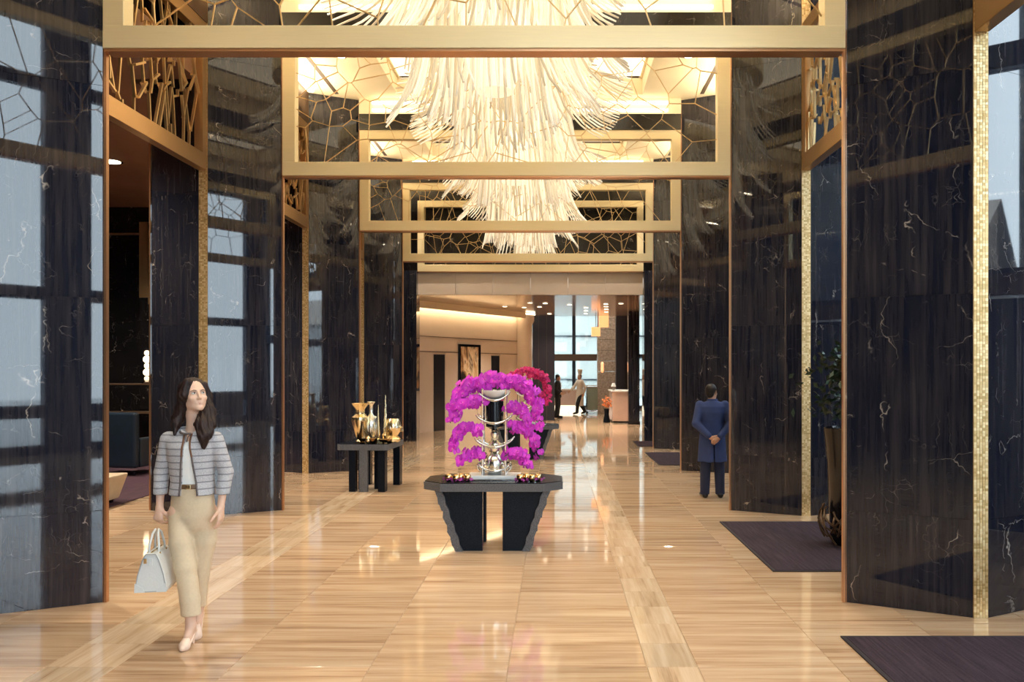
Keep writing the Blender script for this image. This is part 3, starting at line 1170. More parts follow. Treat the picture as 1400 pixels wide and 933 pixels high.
for i, (yv, lab) in enumerate(zip(ROWS + [30.12], [
        'gold crackle frame just in front of the viewer, out of frame',
        'nearest and largest gold crackle frame across the top of the picture', 'second gold crackle frame over the aisle, in front of the big chandelier',
        'third gold crackle frame over the aisle', 'fourth gold crackle frame, second smallest over the aisle', 'smallest gold frame, above the cream header at the far end'])):
    gold_frame(yv, lab, 10 + i, (84, 96, 96, 84, 70, 50)[i])
    if i < 5:
        lt = struct(WB().bb(AX - 3.0, AX + 3.0, yv - 0.16, yv + 0.16, 6.372, 6.66).build('lintel', 'marble_wall'), 'dark lintel over a gold frame')
        for z in (6.72, 6.86):
            WB().bb(AX - 2.75, AX + 2.75, yv - 0.22, yv - 0.165, z - 0.022, z + 0.022).build('cove_light', 'strip', lt)
        WB().bb(AX - 3.0, AX + 3.0, yv - 0.16, yv + 0.16, 6.66, CZ).build('lintel_back', 'cream', lt)


# side screens between pillars
def side_screen(x, y0, y1, label, seed, single, n=96):
    t = thing('lattice_screen', label, 'screen', (x, (y0 + y1) / 2, FZ0), 0, 'gold lattice screens between the pillars')
    L = (y1 - y0) / 2 * K
    H = FZ1 - FZ0
    dp = 0.11
    MB().bb(-dp / 2, dp / 2, -L, L, 0.0, 0.205).build('bottom_rail', 'gold_deep', t, bevel=0.004)
    MB().bb(-dp / 2, dp / 2, -L, L, H - 0.17, H).build('top_rail', 'gold_deep', t, bevel=0.004)
    for s in (-1, 1):
        MB().bb(-dp / 2 + .001, dp / 2 - .001, s * L, s * (L - 0.12), 0.2, H - 0.165).build('stile', 'gold_deep', t)
    ed = voronoi_edges(2 * L - 0.24, H - 0.375, n, 2.4, seed)
    lattice(t, ed, -L + 0.12, 0.205, 0.024, 0.03, 'y', 0.0, single, 0.09)
    # upper wall over the screen
    return t


side_screen(LX, 9.86, 14.63, 'gold lattice screen left of the aisle between the nearest two left pillars', 31, True)
side_screen(LX, 15.87, 20.63, 'gold lattice screen on the left between the second and third pillars', 32, True)
side_screen(LX, 21.87, 26.62, 'gold lattice screen deep on the left before the last pillar', 33, False)
side_screen(RX, 9.86, 14.63, 'gold lattice screen on the right between the nearest two right pillars', 34, True)
side_screen(RX, 3.86, 8.62, 'gold lattice screen at the top right corner, cut by the frame edge', 35, False)
side_screen(RX, 15.87, 20.63, 'gold lattice screen on the right beyond the man in the blue coat', 36, False)
side_screen(LX, 3.86, 8.62, 'gold lattice screen at the left out of the frame', 37, False)
ul = WB()
for g0, g1 in gaps:
    ul.bb(LX - 0.06, LX + 0.06, g0, g1, 6.372, CZ - 0.002)
struct(ul.build('wall_upper_left', 'bronze'))

# ------------------------------------------------------------------ outer walls and windows
struct(WB().bb(-12.4, -12.2, -9.2, 57, -0.3, 10.2).build('wall_left', 'marble_wall'), 'dark wall at the back of the lounge')


def window_wall(idx, axis, c, a0, a1, z1, nv, hz, label, w=0.30, wv=None):
    wv = wv or w
    t = struct(bpy.data.objects.new('window_%d' % idx, None), label)
    COL.objects.link(t)
    step = (a1 - a0) / nv
    dp = 0.22
    for k in range(nv + 1):
        a = a0 + k * step
        m = MB()
        if axis == 'x':
            m.bb(c - dp / 2, c + dp / 2, a - wv / 2, a + wv / 2, 0, z1)
        else:
            m.bb(a - wv / 2, a + wv / 2, c - dp / 2, c + dp / 2, 0, z1)
        m.build('mullion', 'mullion', t)
    for z in hz:
        m = MB()
        if axis == 'x':
            m.bb(c - dp / 2 + .01, c + dp / 2 - .01, a0, a1, z - w * 0.45, z + w * 0.45)
        else:
            m.bb(a0, a1, c - dp / 2 + .01, c + dp / 2 - .01, z - w * 0.45, z + w * 0.45)
        m.build('transom', 'mullion', t)
    for k in range(nv):
        m = MB()
        b0, b1 = a0 + k * step, a0 + (k + 1) * step
        if axis == 'x':
            m.bb(c - 0.006, c + 0.006, b0, b1, 0, z1)
        else:
            m.bb(b0, b1, c - 0.006, c + 0.006, 0, z1)
        m.build('pane', 'pane', t)
    return t


window_wall(1, 'x', 7.9, -6.3, 21.6, 8.5, 8, (0.06, 3.0, 5.8, 8.4), 'glazed entrance wall on the right', 0.34, 0.9)
struct(WB().bb(7.8, 8.1, -9.2, 30.6, 8.5, 10.2).build('wall_right', 'bronze'))
window_wall(2, 'y', -6.5, -1.3, 7.85, 10.2, 3, (0.06, 0.95, 3.6, 8.3, 10.1), 'tall glazed wall behind the viewer', 0.32, 1.0)
struct(WB().bb(-12.4, -1.75, -9.2, -8.85, -0.3, 10.2).build('wall_back', 'marble_wall'), 'dark wall behind the viewer')

# ------------------------------------------------------------------ far end
hd = struct(WB().bb(-12.2, 8.2, 30.32, 30.6, 4.36, 7.7).bb(-12.2, -3.8, 30.32, 30.6, 0, 4.36).bb(2.42, 8.2, 30.32, 30.6, 0, 4.36).build('wall_front', 'marble_wall'), 'dark end wall around the passage to the far lobby')
for k in range(6):
    x0 = -3.66 + k * 1.0
    WB().bb(x0 + 0.004, x0 + 0.996, 30.17, 30.32, 3.89, 4.468).build('header_panel', 'creamwall', hd)
for x0, x1 in ((-4.4, -3.655), (2.347, 3.1)):
    WB().bb(x0, x1, 29.85, 30.55, 0, 4.5).build('end_pier', 'marble', hd)

struct(WB().bb(-8, 8.2, 30.6, 42.5, 3.9, 4.1).build('ceiling_far', plain('glossy_ceiling', (0.36, 0.25, 0.18), 0.12, 0, 0.1, 0.6)), 'glossy lower ceiling of the far lobby')
struct(WB().bb(-8, 8.2, 42.5, 57, 7.2, 7.4).bb(-8, 8.2, 42.4, 42.5, 4.1, 7.4).build('ceiling_atrium', 'creamwall'))
struct(WB().bb(-8, -7.8, 30.6, 57, 0, 7.4).build('wall_far_left', 'darkwall'))
struct(WB().bb(8.0, 8.2, 30.6, 57, 0, 7.4).build('wall_far_right', 'darkwall'))
# angled cream wall
A, B = Vector((-4.6, 32.4 * K)), Vector((-1.35, 40.2 * K))
dv = (B - A)
Lw = dv.length
wa = math.atan2(dv.y, dv.x)
Q = Lw / 8.45
cw = struct(MB().bb(0, Lw, 0, 0.25, 0, 3.895).build('wall_cream', 'creamwall', None, (A.x, A.y, 0)), 'cream panelled wall of the far lobby')
cw.rotation_euler = (0, 0, wa)
for z in (2.42, 2.88):
    MB().bb(0, Lw, -0.012, 0, z, z + 0.02).build('wall_reveal', 'bronze', cw)
for u0, u1 in ((0.15, 0.75), (2.32, 3.0), (6.35, 6.95)):
    MB().bb(u0 * Q, u1 * Q, -0.02, 0.05, 0, 2.35).build('doorway', 'darkdoor', cw)
for u0, u1, z0, z1 in ((0, 0.15, 0, 2.4), (0.8, 2.28, 1.2, 2.4), (0.8, 2.28, 0, 1.17), (3.05, 3.6, 0, 1.17), (3.05, 3.9, 1.2, 2.4), (5.3, 6.3, 0, 2.4), (7.0, 8.3, 0, 2.4)):
    MB().bb(u0 * Q + .01, u1 * Q - .01, -0.015, 0.01, z0, z1).build('wall_panel', 'creamwall', cw)
MB().bb(0.1, Lw - .1, -0.2, -0.12, 3.74, 3.78).build('cove_light', emis('cove_warm', (1.0, 0.80, 0.50), 10.0), cw)
MB().bb(0.0, Lw, -0.36, -0.3, 3.70, 3.9).build('cove_fascia', 'cream', cw)
# picture on the wall
pc = thing('picture', 'abstract brown and cream painting in a dark frame on the cream wall', 'painting', (A.x, A.y / K, 0), wa)
MB().bb(4.0 * Q, 5.32 * Q, -0.03, -0.022, 1.28, 2.62).build('canvas', 'art', pc)
for a, b, z0, z1 in ((3.9, 4.0, 1.2, 2.7), (5.32, 5.42, 1.2, 2.7), (4.0, 5.32, 1.2, 1.28), (4.0, 5.32, 2.62, 2.7)):
    MB().bb(a * Q, b * Q, -0.07, -0.016, z0, z1).build('picture_frame', 'black', pc)
t = thing('round_column', 'round cream column at the end of the cream wall', 'column', (-1.15, 40.6, 0))
MB().lathe([(0.36, 0), (0.36, 0.12), (0.33, 0.14), (0.33, 3.5), (0.4, 3.62), (0.4, 3.9)], 28).build('shaft', 'creamwall', t, smooth=True)
MB().lathe([(0.44, 3.84), (0.44, 3.88)], 28).build('uplight_ring', 'strip', t)
t = thing('dark_partition', 'tall dark timber partition behind the orchids', 'partition', (-0.42, 42.2, 0))
MB().bb(-0.42, 0.40, -0.15, 0.15, 0, 3.9).build('panel', 'darkwall', t)
for x in (-0.2, 0.1):
    MB().bb(x, x + 0.01, -0.165, -0.15, 0, 3.9).build('batten', 'bronze', t)
t = thing('dark_column', 'square dark navy column near the reception desk', 'column', (2.71, 39.2, 0))
MB().bb(-0.19, 0.19, -0.19, 0.19, 0, 3.9).build('shaft', 'marble', t)
MB().bb(-0.21, 0.21, -0.21, 0.21, 0, 0.1).build('plinth', 'black', t)
t = thing('timber_column', 'brown timber clad column behind the reception desk', 'column', (2.72, 46.0, 0))
MB().bb(-0.26, 0.24, -0.2, 0.2, 0, 4.8).build('shaft', 'darkwall', t)
t = thing('stone_column', 'pale grey split stone column beyond the chef', 'column', (2.3, 48.5, 0))
zz = 0
while zz < 5.4:
    MB().bb(-0.5 + random.uniform(0, .015), 0.36 - random.uniform(0, .015), -0.3, 0.3, zz + .006, zz + 0.444).build('stone_block', 'stone', t)
    zz += 0.45
# downlights
ORD = ['first', 'second', 'third', 'fourth', 'fifth', 'sixth', 'seventh', 'eighth', 'ninth', 'tenth', 'eleventh', 'twelfth', 'thirteenth', 'fourteenth', 'fifteenth', 'sixteenth']
DL = [(-0.75, 34.0), (-0.3, 34.3), (-1.6, 36.0), (-1.0, 36.5), (-0.5, 36.2), (0.45, 35.0), (1.55, 34.6), (1.62, 36.0), (1.7, 37.6), (1.78, 39.4), (2.0, 34.4), (1.0, 36.6), (1.05, 38.6), (1.1, 40.6), (3.0, 41.6), (-0.2, 40.8)]
for x, yy in DL:
    rank = sorted([(q[0] / q[1]) for q in DL]).index(x / yy)
    t = thing('downlight', 'small round downlight in the glossy far ceiling, ' + ORD[rank] + ' of sixteen from the left', 'downlight', (x, yy, 3.9), 0, 'downlights in the far ceiling')
    MB().lathe([(0.09, -0.012), (0.09, 0.0)], 14).build('trim_ring', 'chrome', t)
    MB().lathe([(0.07, -0.016), (0.07, -0.012)], 14).build('lens', 'lamp', t)
    spot('downlight_beam', (x, yy, 3.86), 110)
for qi, (x, yy) in enumerate(((-1.5, 46), (1.0, 45.5), (3.2, 47), (0.8, 50.5))):  # added fixtures that brighten the chef and the far atrium
    t = thing('atrium_fill_spot', 'small added fill spotlight on the high atrium ceiling, ' + ('above the partition', 'above the lanterns', 'near the timber column', 'above the glowing counter')[qi], 'downlight', (x, yy, 7.2), 0, 'added atrium fill spotlights')
    MB().lathe([(0.09, -0.02), (0.09, 0.0)], 12).build('trim_ring', 'chrome', t)
    spot('atrium_fill_beam', (x, yy, 7.1), ATRIUM_FILL_W, ang=100)
# far glazed facade
tint_pane = glass_pane('tinted_glass', (0.60, 0.635, 0.62))
w3 = window_wall(3, 'y', 55.0 * K, -7.6, 8.0, 7.2, 11, (0.06, 2.55, 4.9, 7.1), 'tall glazed facade at the far end of the lobby', 0.16)
for ch in w3.children:
    if ch.name.startswith('pane'):
        ch.data.materials[0] = tint_pane
MB().bb(-0.3, 2.0, 54.4 * K, 54.7 * K, 2.3, 2.62).build('door_canopy', 'bronze', w3)

t = thing('reception_desk', 'pink stone reception desk at the far right beyond the chef', 'desk', (2.32, 41.2, 0))
MB().bb(-0.30, 0.30, -0.9, 0.9, 0.06, 1.10).build('desk_body', 'desk', t, bevel=0.01)
MB().bb(-0.34, 0.34, -0.95, 0.95, 1.10, 1.14).build('desk_top', 'white', t)
MB().bb(-0.26, 0.26, -0.86, 0.86, 0, 0.06).build('plinth', 'black', t)
t = thing('service_counter', 'low glowing counter behind the man in the dark suit', 'counter', (0.55, 52.0, 0))
MB().bb(-0.7, 0.75, -0.3, 0.3, 0.25, 0.95).build('counter_body', 'desk', t)
MB().bb(-0.75, 0.8, -0.35, 0.35, 0.95, 1.0).build('counter_top', 'white', t)
MB().bb(-0.68, 0.73, -0.28, 0.28, 0.0, 0.25).build('light_plinth', 'panel_glow', t)
t = thing('pendant_lamp', 'pair of boxy amber lanterns hanging before the far windows', 'lamp', (1.75, 44.5, 0))
MB().bb(-0.02, 0.34, -0.17, 0.17, 3.55, 4.0).build('lantern', 'amber', t)
MB().bb(-0.32, 0.02, -0.1, 0.2, 3.2, 3.55).build('lantern', 'amber', t)
MB().bb(-0.16, -0.14, 0.04, 0.06, 3.55, 7.2).bb(0.15, 0.17, -0.01, 0.01, 4.0, 7.2).build('rod', 'bronze', t)
t = thing('wall_sconce', 'small amber wall light on the stone column', 'sconce', (2.0, 48.12, 1.95))
MB().lathe([(0.04, -0.2), (0.07, -0.12), (0.07, 0.2), (0.04, 0.26)], 10).build('shade', 'amber', t)
MB().bb(-0.03, 0.03, 0.02, 0.1, -0.05, 0.05).build('bracket', 'bronze', t)


# ------------------------------------------------------------------ chandeliers
TIERS = [  # tip radius, tip z, root radius, root z, number of rods, rods per tuft
    (2.05, 6.15, 1.15, 7.0, 84, 12),
    (1.92, 5.66, 1.00, 6.85, 126, 14),
    (1.50, 4.98, 0.85, 6.70, 112, 14),
    (1.20, 4.52, 0.72, 6.50, 84, 14),
    (0.80, 4.40, 0.52, 6.40, 60, 12),
]


def rod_path(r1, z1, r0, z0, sw, k=9):
    pts = []
    for i in range(k):
        q = i / (k - 1)
        rr = r0 + (r1 - r0) * (0.18 * q + 0.82 * q ** 2.8)
        z = z0 - (z0 - z1) * (1 - (1 - q) ** 1.18)
        a = sw * q ** 1.7
        pts.append((rr * math.cos(a), rr * math.sin(a), z))
    return pts


def chandelier(yc, label, single, seed, sc=1.0, lift=0.0, sy=1.0):
    rg = random.Random(seed)
    t = thing('chandelier', label, 'chandelier', (AX, yc, 0), 0, 'glass chandeliers over the aisle')
    MB().lathe([(1.3 * sc, 6.99), (1.35 * sc, 7.02), (1.35 * sc, 7.28), (1.3 * sc, 7.29)], 40).build('ceiling_plate', 'gold', t, smooth=True)
    MB().lathe([(0.20 * sc, 4.9), (0.30 * sc, 5.2), (0.34 * sc, 5.6), (0.50 * sc, 6.1), (0.8 * sc, 6.7), (0.9 * sc, 6.99)], 24).build('light_core', 'core_glow', t, smooth=True)
    rest = MB()
    variants = {}
    placed = 0
    for ti, (r1, z1, r0, z0, n, per) in enumerate(TIERS):
        r1, r0, n = r1 * sc, r0 * sc, int(n * sc)
        ntuft = max(4, round(n / per))
        for tf in range(ntuft):
            dr = rg.uniform(0.72, 1.0)
            dz = rg.uniform(-0.06, 0.30) if ti < 4 else rg.uniform(-.03, .12)
            sw = rg.uniform(-0.32, 0.32) if ti < 4 else rg.uniform(-.12, .12)
            wid = 2 * PI / ntuft * 1.12
            for i in range(per):
                u = i / (per - 1)
                a = 2 * PI * (tf + 0.5) / ntuft + (u - .5) * wid
                lag = 0.16 * (u if sw > 0 else 1 - u)      # each tuft ends in a slanted edge
                rr = r0 + (r1 * dr - r0) * (1 - lag * .5)
                zt = z1 + dz + lag + lift
                use_single = single and math.sin(a) < 0.05 and placed < 298 and ti > 0
                path = rod_path(rr, zt, r0, z0, sw * (0.7 + .6 * u))
                rad = [0.0145] * 7 + [0.0145, 0.010]
                if use_single:
                    v = (ti, tf, i // 3)
                    if v not in variants:
                        variants[v] = MB().tube(path, rad, 5).mesh('glass_rod', 'rod', 'all')
                    place('glass_rod', variants[v], t, (0, 0, 0), (0, 0, a))
                    placed += 1
                else:
                    ca, sa = math.cos(a), math.sin(a)
                    rest.tube([(x * ca - y_ * sa, x * sa + y_ * ca, z) for x, y_, z in path], rad, 5)
    o = stuff(rest.build('glass_rods', 'rod', t, smooth='all'))
    t.scale = (1, sy, 1)
    return t


chandelier(12.25, 'largest glowing chandelier of curved glass rods, nearest, behind the first gold frame', True, 5)
chandelier(18.25, 'second glowing chandelier of curved glass rods, behind the second gold frame', True, 6)
chandelier(24.25, 'third glowing chandelier of glass rods, behind the third gold frame', False, 7)
chandelier(28.75, 'smallest, farthest glass rod chandelier before the cream header', False, 8, 0.62, 0.22, 0.74)

# facade side: dark door vestibules that the mats lead to
for i, (y0, y1) in enumerate(BAYS[:4]):
    t = thing('door_vestibule', ('nearest', 'second', 'third', 'fourth')[i] + ' dark bronze entrance vestibule on the right, reached by the mats', 'doors', (7.35, (y0 + y1) / 2, 0), 0, 'entrance vestibules')
    MB().bb(-0.4, 0.35, -1.7, 1.7, 2.75, 3.0).build('canopy', 'bronze', t)
    for s in (-1, 1):
        MB().bb(-0.4, 0.35, s * 1.6, s * 1.7, 0, 2.75).build('side_panel', 'bronze', t)
        MB().bb(-0.28, -0.22, s * 0.02, s * 1.58, 0.02, 2.72).build('door_leaf', 'darkdoor', t)
        MB().bb(-0.34, -0.30, s * 0.08, s * 0.12, 0.8, 1.5).build('handle', 'copper', t)

# ------------------------------------------------------------------ floor mats
mats = [(2.02, 6.1, 4.5, 8.02, 'purple black ribbed mat cut by the bottom right corner'),
        (2.04, 6.1, 10.60, 14.05, 'purple black ribbed mat between the two nearest right pillars'),
        (2.04, 6.1, 22.3, 25.75, 'small dark mat seen left of the man in the blue coat'),
        (2.04, 6.1, 27.7, 29.7, 'farthest dark mat by the last right pillar')]
for x0, x1, y0, y1, lab in mats:
    t = thing('entrance_mat', lab, 'mat', ((x0 + x1) / 2, (y0 + y1) / 2, 0), 0, 'dark entrance mats')
    hx, hy = (x1 - x0) / 2, (y1 - y0) / 2 * K
    MB().bb(-hx + .03, hx - .03, -hy + .03, hy - .03, 0.0008, 0.014).build('pile', 'mat', t)
    MB().bb(-hx, hx, -hy, -hy + .03, 0.0008, 0.011).bb(-hx, hx, hy - .03, hy, 0.0008, 0.011).bb(-hx, -hx + .03, -hy + .03, hy - .03, 0.0008, 0.011).bb(hx - .03, hx, -hy + .03, hy - .03, 0.0008, 0.011).build('border', 'matedge', t)

# ------------------------------------------------------------------ lounge on the left
t = thing('carpet', 'plum carpet of the lounge behind the left pillars', 'carpet', (-9.1, 21.0, 0))
MB().bb(-3.0, 3.0, -6.2, 3.7, 0.0008, 0.012).build('pile', 'rug', t)


def armchair(x, y, rz, label):
    t = thing('armchair', label, 'armchair', (x, y, 0.012), rz)
    MB().bb(-0.42, 0.42, 0.28, 0.42, 0.14, 1.12).build('backrest', 'navy_leather', t, bevel=0.04)
    for s in (-1, 1):
        MB().bb(s * 0.42, s * 0.31, -0.40, 0.275, 0.14, 0.66).build('armrest', 'navy_leather', t, bevel=0.03)
        for k in range(8):
            MB().sphere((s * 0.365, -0.405, 0.2 + k * 0.055), 0.013, 6, 4).build('nailhead', 'chrome', t)
        for yy in (-0.33, 0.34):
            MB().lathe([(0.018, 0), (0.028, 0.14)], 8, (s * 0.35, yy, 0)).build('leg', 'black', t)
    MB().bb(-0.305, 0.305, -0.38, 0.27, 0.14, 0.40).build('seat_base', 'navy_leather', t)
    MB().bb(-0.30, 0.30, -0.39, 0.25, 0.40, 0.50).build('cushion', 'plum', t, bevel=0.03)
    MB().bb(-0.40, 0.40, 0.29, 0.41, 0.10, 0.14).build('plinth', 'chrome', t)
    return t


armchair(-7.72, 20.6, R(168), 'navy leather armchair with nailheads on the plum carpet')
armchair(-9.6, 18.2, R(20), 'second navy leather armchair farther into the lounge')
t = thing('ottoman', 'beige upholstered ottoman peeking out behind the nearest left pillar', 'ottoman', (-6.55, 15.7, 0.012))
MB().prism([(-.33, -.33), (.33, -.33), (.33, .33), (-.33, .33)], 0.05, 0.40, [(-.42, -.42), (.42, -.42), (.42, .42), (-.42, .42)]).build('seat', 'beige_up', t, bevel=0.02)
for a in (-.25, .25):
    for b in (-.25, .25):
        MB().bb(a - .025, a + .025, b - .025, b + .025, 0, .05).build('foot', 'black', t)
t = thing('console_table', 'thin dark console table at the back of the lounge', 'table', (-8.95, 24.6, 0.012))
MB().bb(-0.9, 0.9, -0.2, 0.2, 0.93, 0.97).build('table_top', 'bronze', t)
MB().bb(-0.9, 0.9, -0.2, 0.2, 1.55, 1.58).build('shelf', 'bronze', t)
for a in (-.86, .86):
    for b in (-.17, .17):
        MB().bb(a - .02, a + .02, b - .02, b + .02, 0, 1.55).build('leg', 'bronze', t)
t = thing('crystal_lamp', 'small glowing crystal lamp on the lounge console', 'lamp', (-8.87, 24.6, 1.592))
for k in range(5):
    MB().sphere((0, 0, 0.1 + k * 0.14), 0.06 + 0.02 * (k % 2), 8, 6).build('crystal', emis('crystal_glow_%d' % k, (1.0, 0.75, 0.45), (0.6, 3.0, 1.2, 4.0, 1.0)[k]), t)
MB().lathe([(0.1, 0), (0.08, 0.03), (0.02, 0.05), (0.015, 0.75)], 10).build('stand', 'chrome', t)
t = thing('bronze_wall_panel', 'tall narrow bronze framed panel on the lounge back wall', 'frame', (-9.04, 25.6, 0.012))
MB().bb(-0.32, 0.2, -0.05, 0.05, 0, 4.6).build('backing', 'marble_wall', t)
MB().bb(-0.32, -0.12, -0.09, -0.05, 3.5, 5.2).build('frame_side', 'gold_deep', t)
MB().bb(-0.12, 0.2, -0.09, -0.05, 3.35, 3.75).build('frame_foot', 'gold_deep', t)
for k in range(10):
    MB().bb(-0.1, -0.03, -0.1, -0.05, 3.8 + k * .13, 3.9 + k * .13).build('carved_bead', 'lattice', t)
struct(WB().bb(-12.2, -7.2, 26.2, 26.4, 0, 5.65).build('wall_lounge_end', 'marble_wall'), 'dark end wall of the lounge')
t = thing('wall_rail', 'thin bronze rail line on the dark lounge wall', 'trim', (-9.7, 26.13, 5.0))
MB().bb(-2.2, 2.2, -0.03, 0.03, 0, 0.04).build('rail', 'copper', t)
t = thing('recessed_spot', 'bright recessed spot in the brown lounge ceiling', 'downlight', (-8.0, 20.4, 5.65))
MB().lathe([(0.2, -0.012), (0.2, 0.0)], 14).build('trim_ring', 'chrome', t)
MB().lathe([(0.16, -0.017), (0.16, -0.012)], 14).build('lens', 'lamp', t)
spot('lounge_beam', (-8.0, 20.4, 5.6), 700, ang=140)
spot('lounge_beam', (-7.6, 14.4, 5.6), 700, ang=140)  # added fill beam without a fixture, brightens the lounge

# ------------------------------------------------------------------ planter behind the nearest right pillar
t = thing('planter', 'dark wire basket planter with leafy shrub half hidden behind the nearest right pillar', 'plant', (3.14, 12.2, 0.014))
bk = MB()
rg = random.Random(3)
for k in range(34):
    a0 = rg.uniform(0, 2 * PI)
    da = rg.uniform(-1.2, 1.2)
    z0, z1 = rg.uniform(0.02, 0.2), rg.uniform(0.25, 0.46)
    bk.tube([((0.24 + 0.05 * math.sin(PI * q)) * math.cos(a0 + da * q), (0.24 + 0.05 * math.sin(PI * q)) * math.sin(a0 + da * q), z0 + (z1 - z0) * q) for q in (0, .25, .5, .75, 1)], 0.011, 5)
bk.build('wire_basket', 'bronze', t)
MB().lathe([(0.14, 0.0), (0.17, 0.05), (0.20, 0.9), (0.24, 1.25), (0.22, 1.26), (0.2, 1.2)], 20).build('pot', 'black', t, smooth=True)
MB().tube([(0, 0, 1.15), (0.02, 0.01, 1.5), (-0.03, 0.02, 1.9)], 0.025, 6).build('trunk', 'bronze', t)
lf = MB()
for k in range(420):
    c = Vector((rg.gauss(0, 0.17), rg.gauss(0, 0.17), rg.uniform(1.35, 2.15)))
    d = Vector((rg.uniform(-1, 1), rg.uniform(-1, 1), rg.uniform(-.6, .6))).normalized()
    n = d.orthogonal().normalized()
    L, W_ = rg.uniform(.07, .12), rg.uniform(.02, .032)
    s_ = d.cross(n)
    lf.add([c, c + d * L * .5 + s_ * W_ + n * .01, c + d * L, c + d * L * .5 - s_ * W_ + n * .01], [(0, 1, 2), (0, 2, 3)])
stuff(lf.build('foliage', 'darkleaf', t))


# ------------------------------------------------------------------ granite tables
def octagon(hx, hy, c):
    return [(-hx, -hy + c), (-hx + c, -hy), (hx - c, -hy), (hx, -hy + c), (hx, hy - c), (hx - c, hy), (-hx + c, hy), (-hx, hy - c)]


def orchid_table(x, y, label):
    t = thing('granite_table', label, 'table', (x, y, 0), 0, 'granite orchid tables')
    o1 = octagon(0.735, 0.40, 0.20)
    o0 = octagon(0.725, 0.39, 0.20)
    MB().prism(o1, 0.632, 0.712).build('table_rim', 'granite', t)
    MB().prism(o0, 0.712, 0.72).build('table_top', 'polished', t)
    rg = random.Random(5)
    for s in (-1, 1):
        for yy in (-0.255, 0.20):
            # polished slab with a split, stepped outer edge
            prof = []
            nst = 9
            for k in range(nst + 1):
                q = k / nst
                prof.append((0.385 + (0.60 - 0.385) * q + (0.008 if k % 2 else -0.006), 0.632 * q))
            inner = [(0.105, 0.0), (0.105, 0.632)]
            m = MB()
            pts = [(0.105, 0)] + [(px - 0.075, pz) for px, pz in prof] + [(0.105, 0.632)]
            n = len(pts)
            vs = [(s * a, yy - 0.05, b) for a, b in pts] + [(s * a, yy + 0.05, b) for a, b in pts]
            fs = [tuple(range(n)), tuple(range(n, 2 * n))[::-1]] + [(i, (i + 1) % n, n + (i + 1) % n, n + i) for i in range(n)]
            if s > 0:
                fs = [f[::-1] for f in fs]
            fs = [f[::-1] for f in fs]
            m.add(vs, fs)
            lg = m.build('leg', 'polished', t)
            m = MB()
            for k in range(nst):
                a0, z0 = prof[k]
                a1, z1 = prof[k + 1]
                q0, q1 = yy - 0.075 - rg.uniform(0, .012), yy + 0.07
                vs = [(s * (a0 - .074), q0, z0), (s * (a0 + .005), q0, z0), (s * (a0 + .005), q1, z0), (s * (a0 - .074), q1, z0),
                      (s * (a1 - .074), q0, z1), (s * (a1 + rg.uniform(-.012, .012)), q0, z1), (s * a1, q1, z1), (s * (a1 - .074), q1, z1)]
                F = [(3, 2, 1, 0), (4, 5, 6, 7), (0, 1, 5, 4), (1, 2, 6, 5), (2, 3, 7, 6), (3, 0, 4, 7)]
                m.add(vs, F if s > 0 else [f[::-1] for f in F])
            m.build('split_edge', 'granite', lg)
    return t


orchid_table(AX, 12.25, 'black granite octagonal table in the middle of the aisle under the magenta orchids')
orchid_table(AX, 24.3, 'black granite table farther back, mostly hidden behind the nearer orchid table')


# --- orchids
def bloom_mesh(mat):
    mb = MB()

    def petal(ang, L, W_, lift, z0=0.0):
        ca, sa = math.cos(ang), math.sin(ang)
        pts = [(0.004, 0, z0), (L * .35, W_ * .8, z0 + lift * .4), (L * .75, W_, z0 + lift * .9), (L, 0, z0 + lift), (L * .75, -W_, z0 + lift * .9), (L * .35, -W_ * .8, z0 + lift * .4), (L * .55, 0, z0 + lift * .3 + .004)]
        vs = [(x * ca - y_ * sa, x * sa + y_ * ca, z) for x, y_, z in pts]
        mb.add(vs, [(0, 1, 6), (1, 2, 6), (2, 3, 6), (3, 4, 6), (4, 5, 6), (5, 0, 6)])
    for a in (90, 215, 325):
        petal(R(a), 0.046, 0.015, -0.006)
    for a in (8, 172):
        petal(R(a), 0.050, 0.034, 0.006, 0.004)
    petal(R(270), 0.024, 0.010, 0.022, 0.006)
    mb.lathe([(0.008, 0.003), (0.006, 0.018), (0.002, 0.022)], 6)
    return mb.mesh('bloom', mat, True)


BL = {'orchid': bloom_mesh('orchid'), 'orchid2': bloom_mesh('orchid2')}


def bez(p, n):
    P = [Vector(q) for q in p]
    out = []
    for i in range(n):
        t_ = i / (n - 1)
        q = P[:]
        while len(q) > 1:
            q = [a.lerp(b, t_) for a, b in zip(q, q[1:])]
        out.append(q[0])
    return out


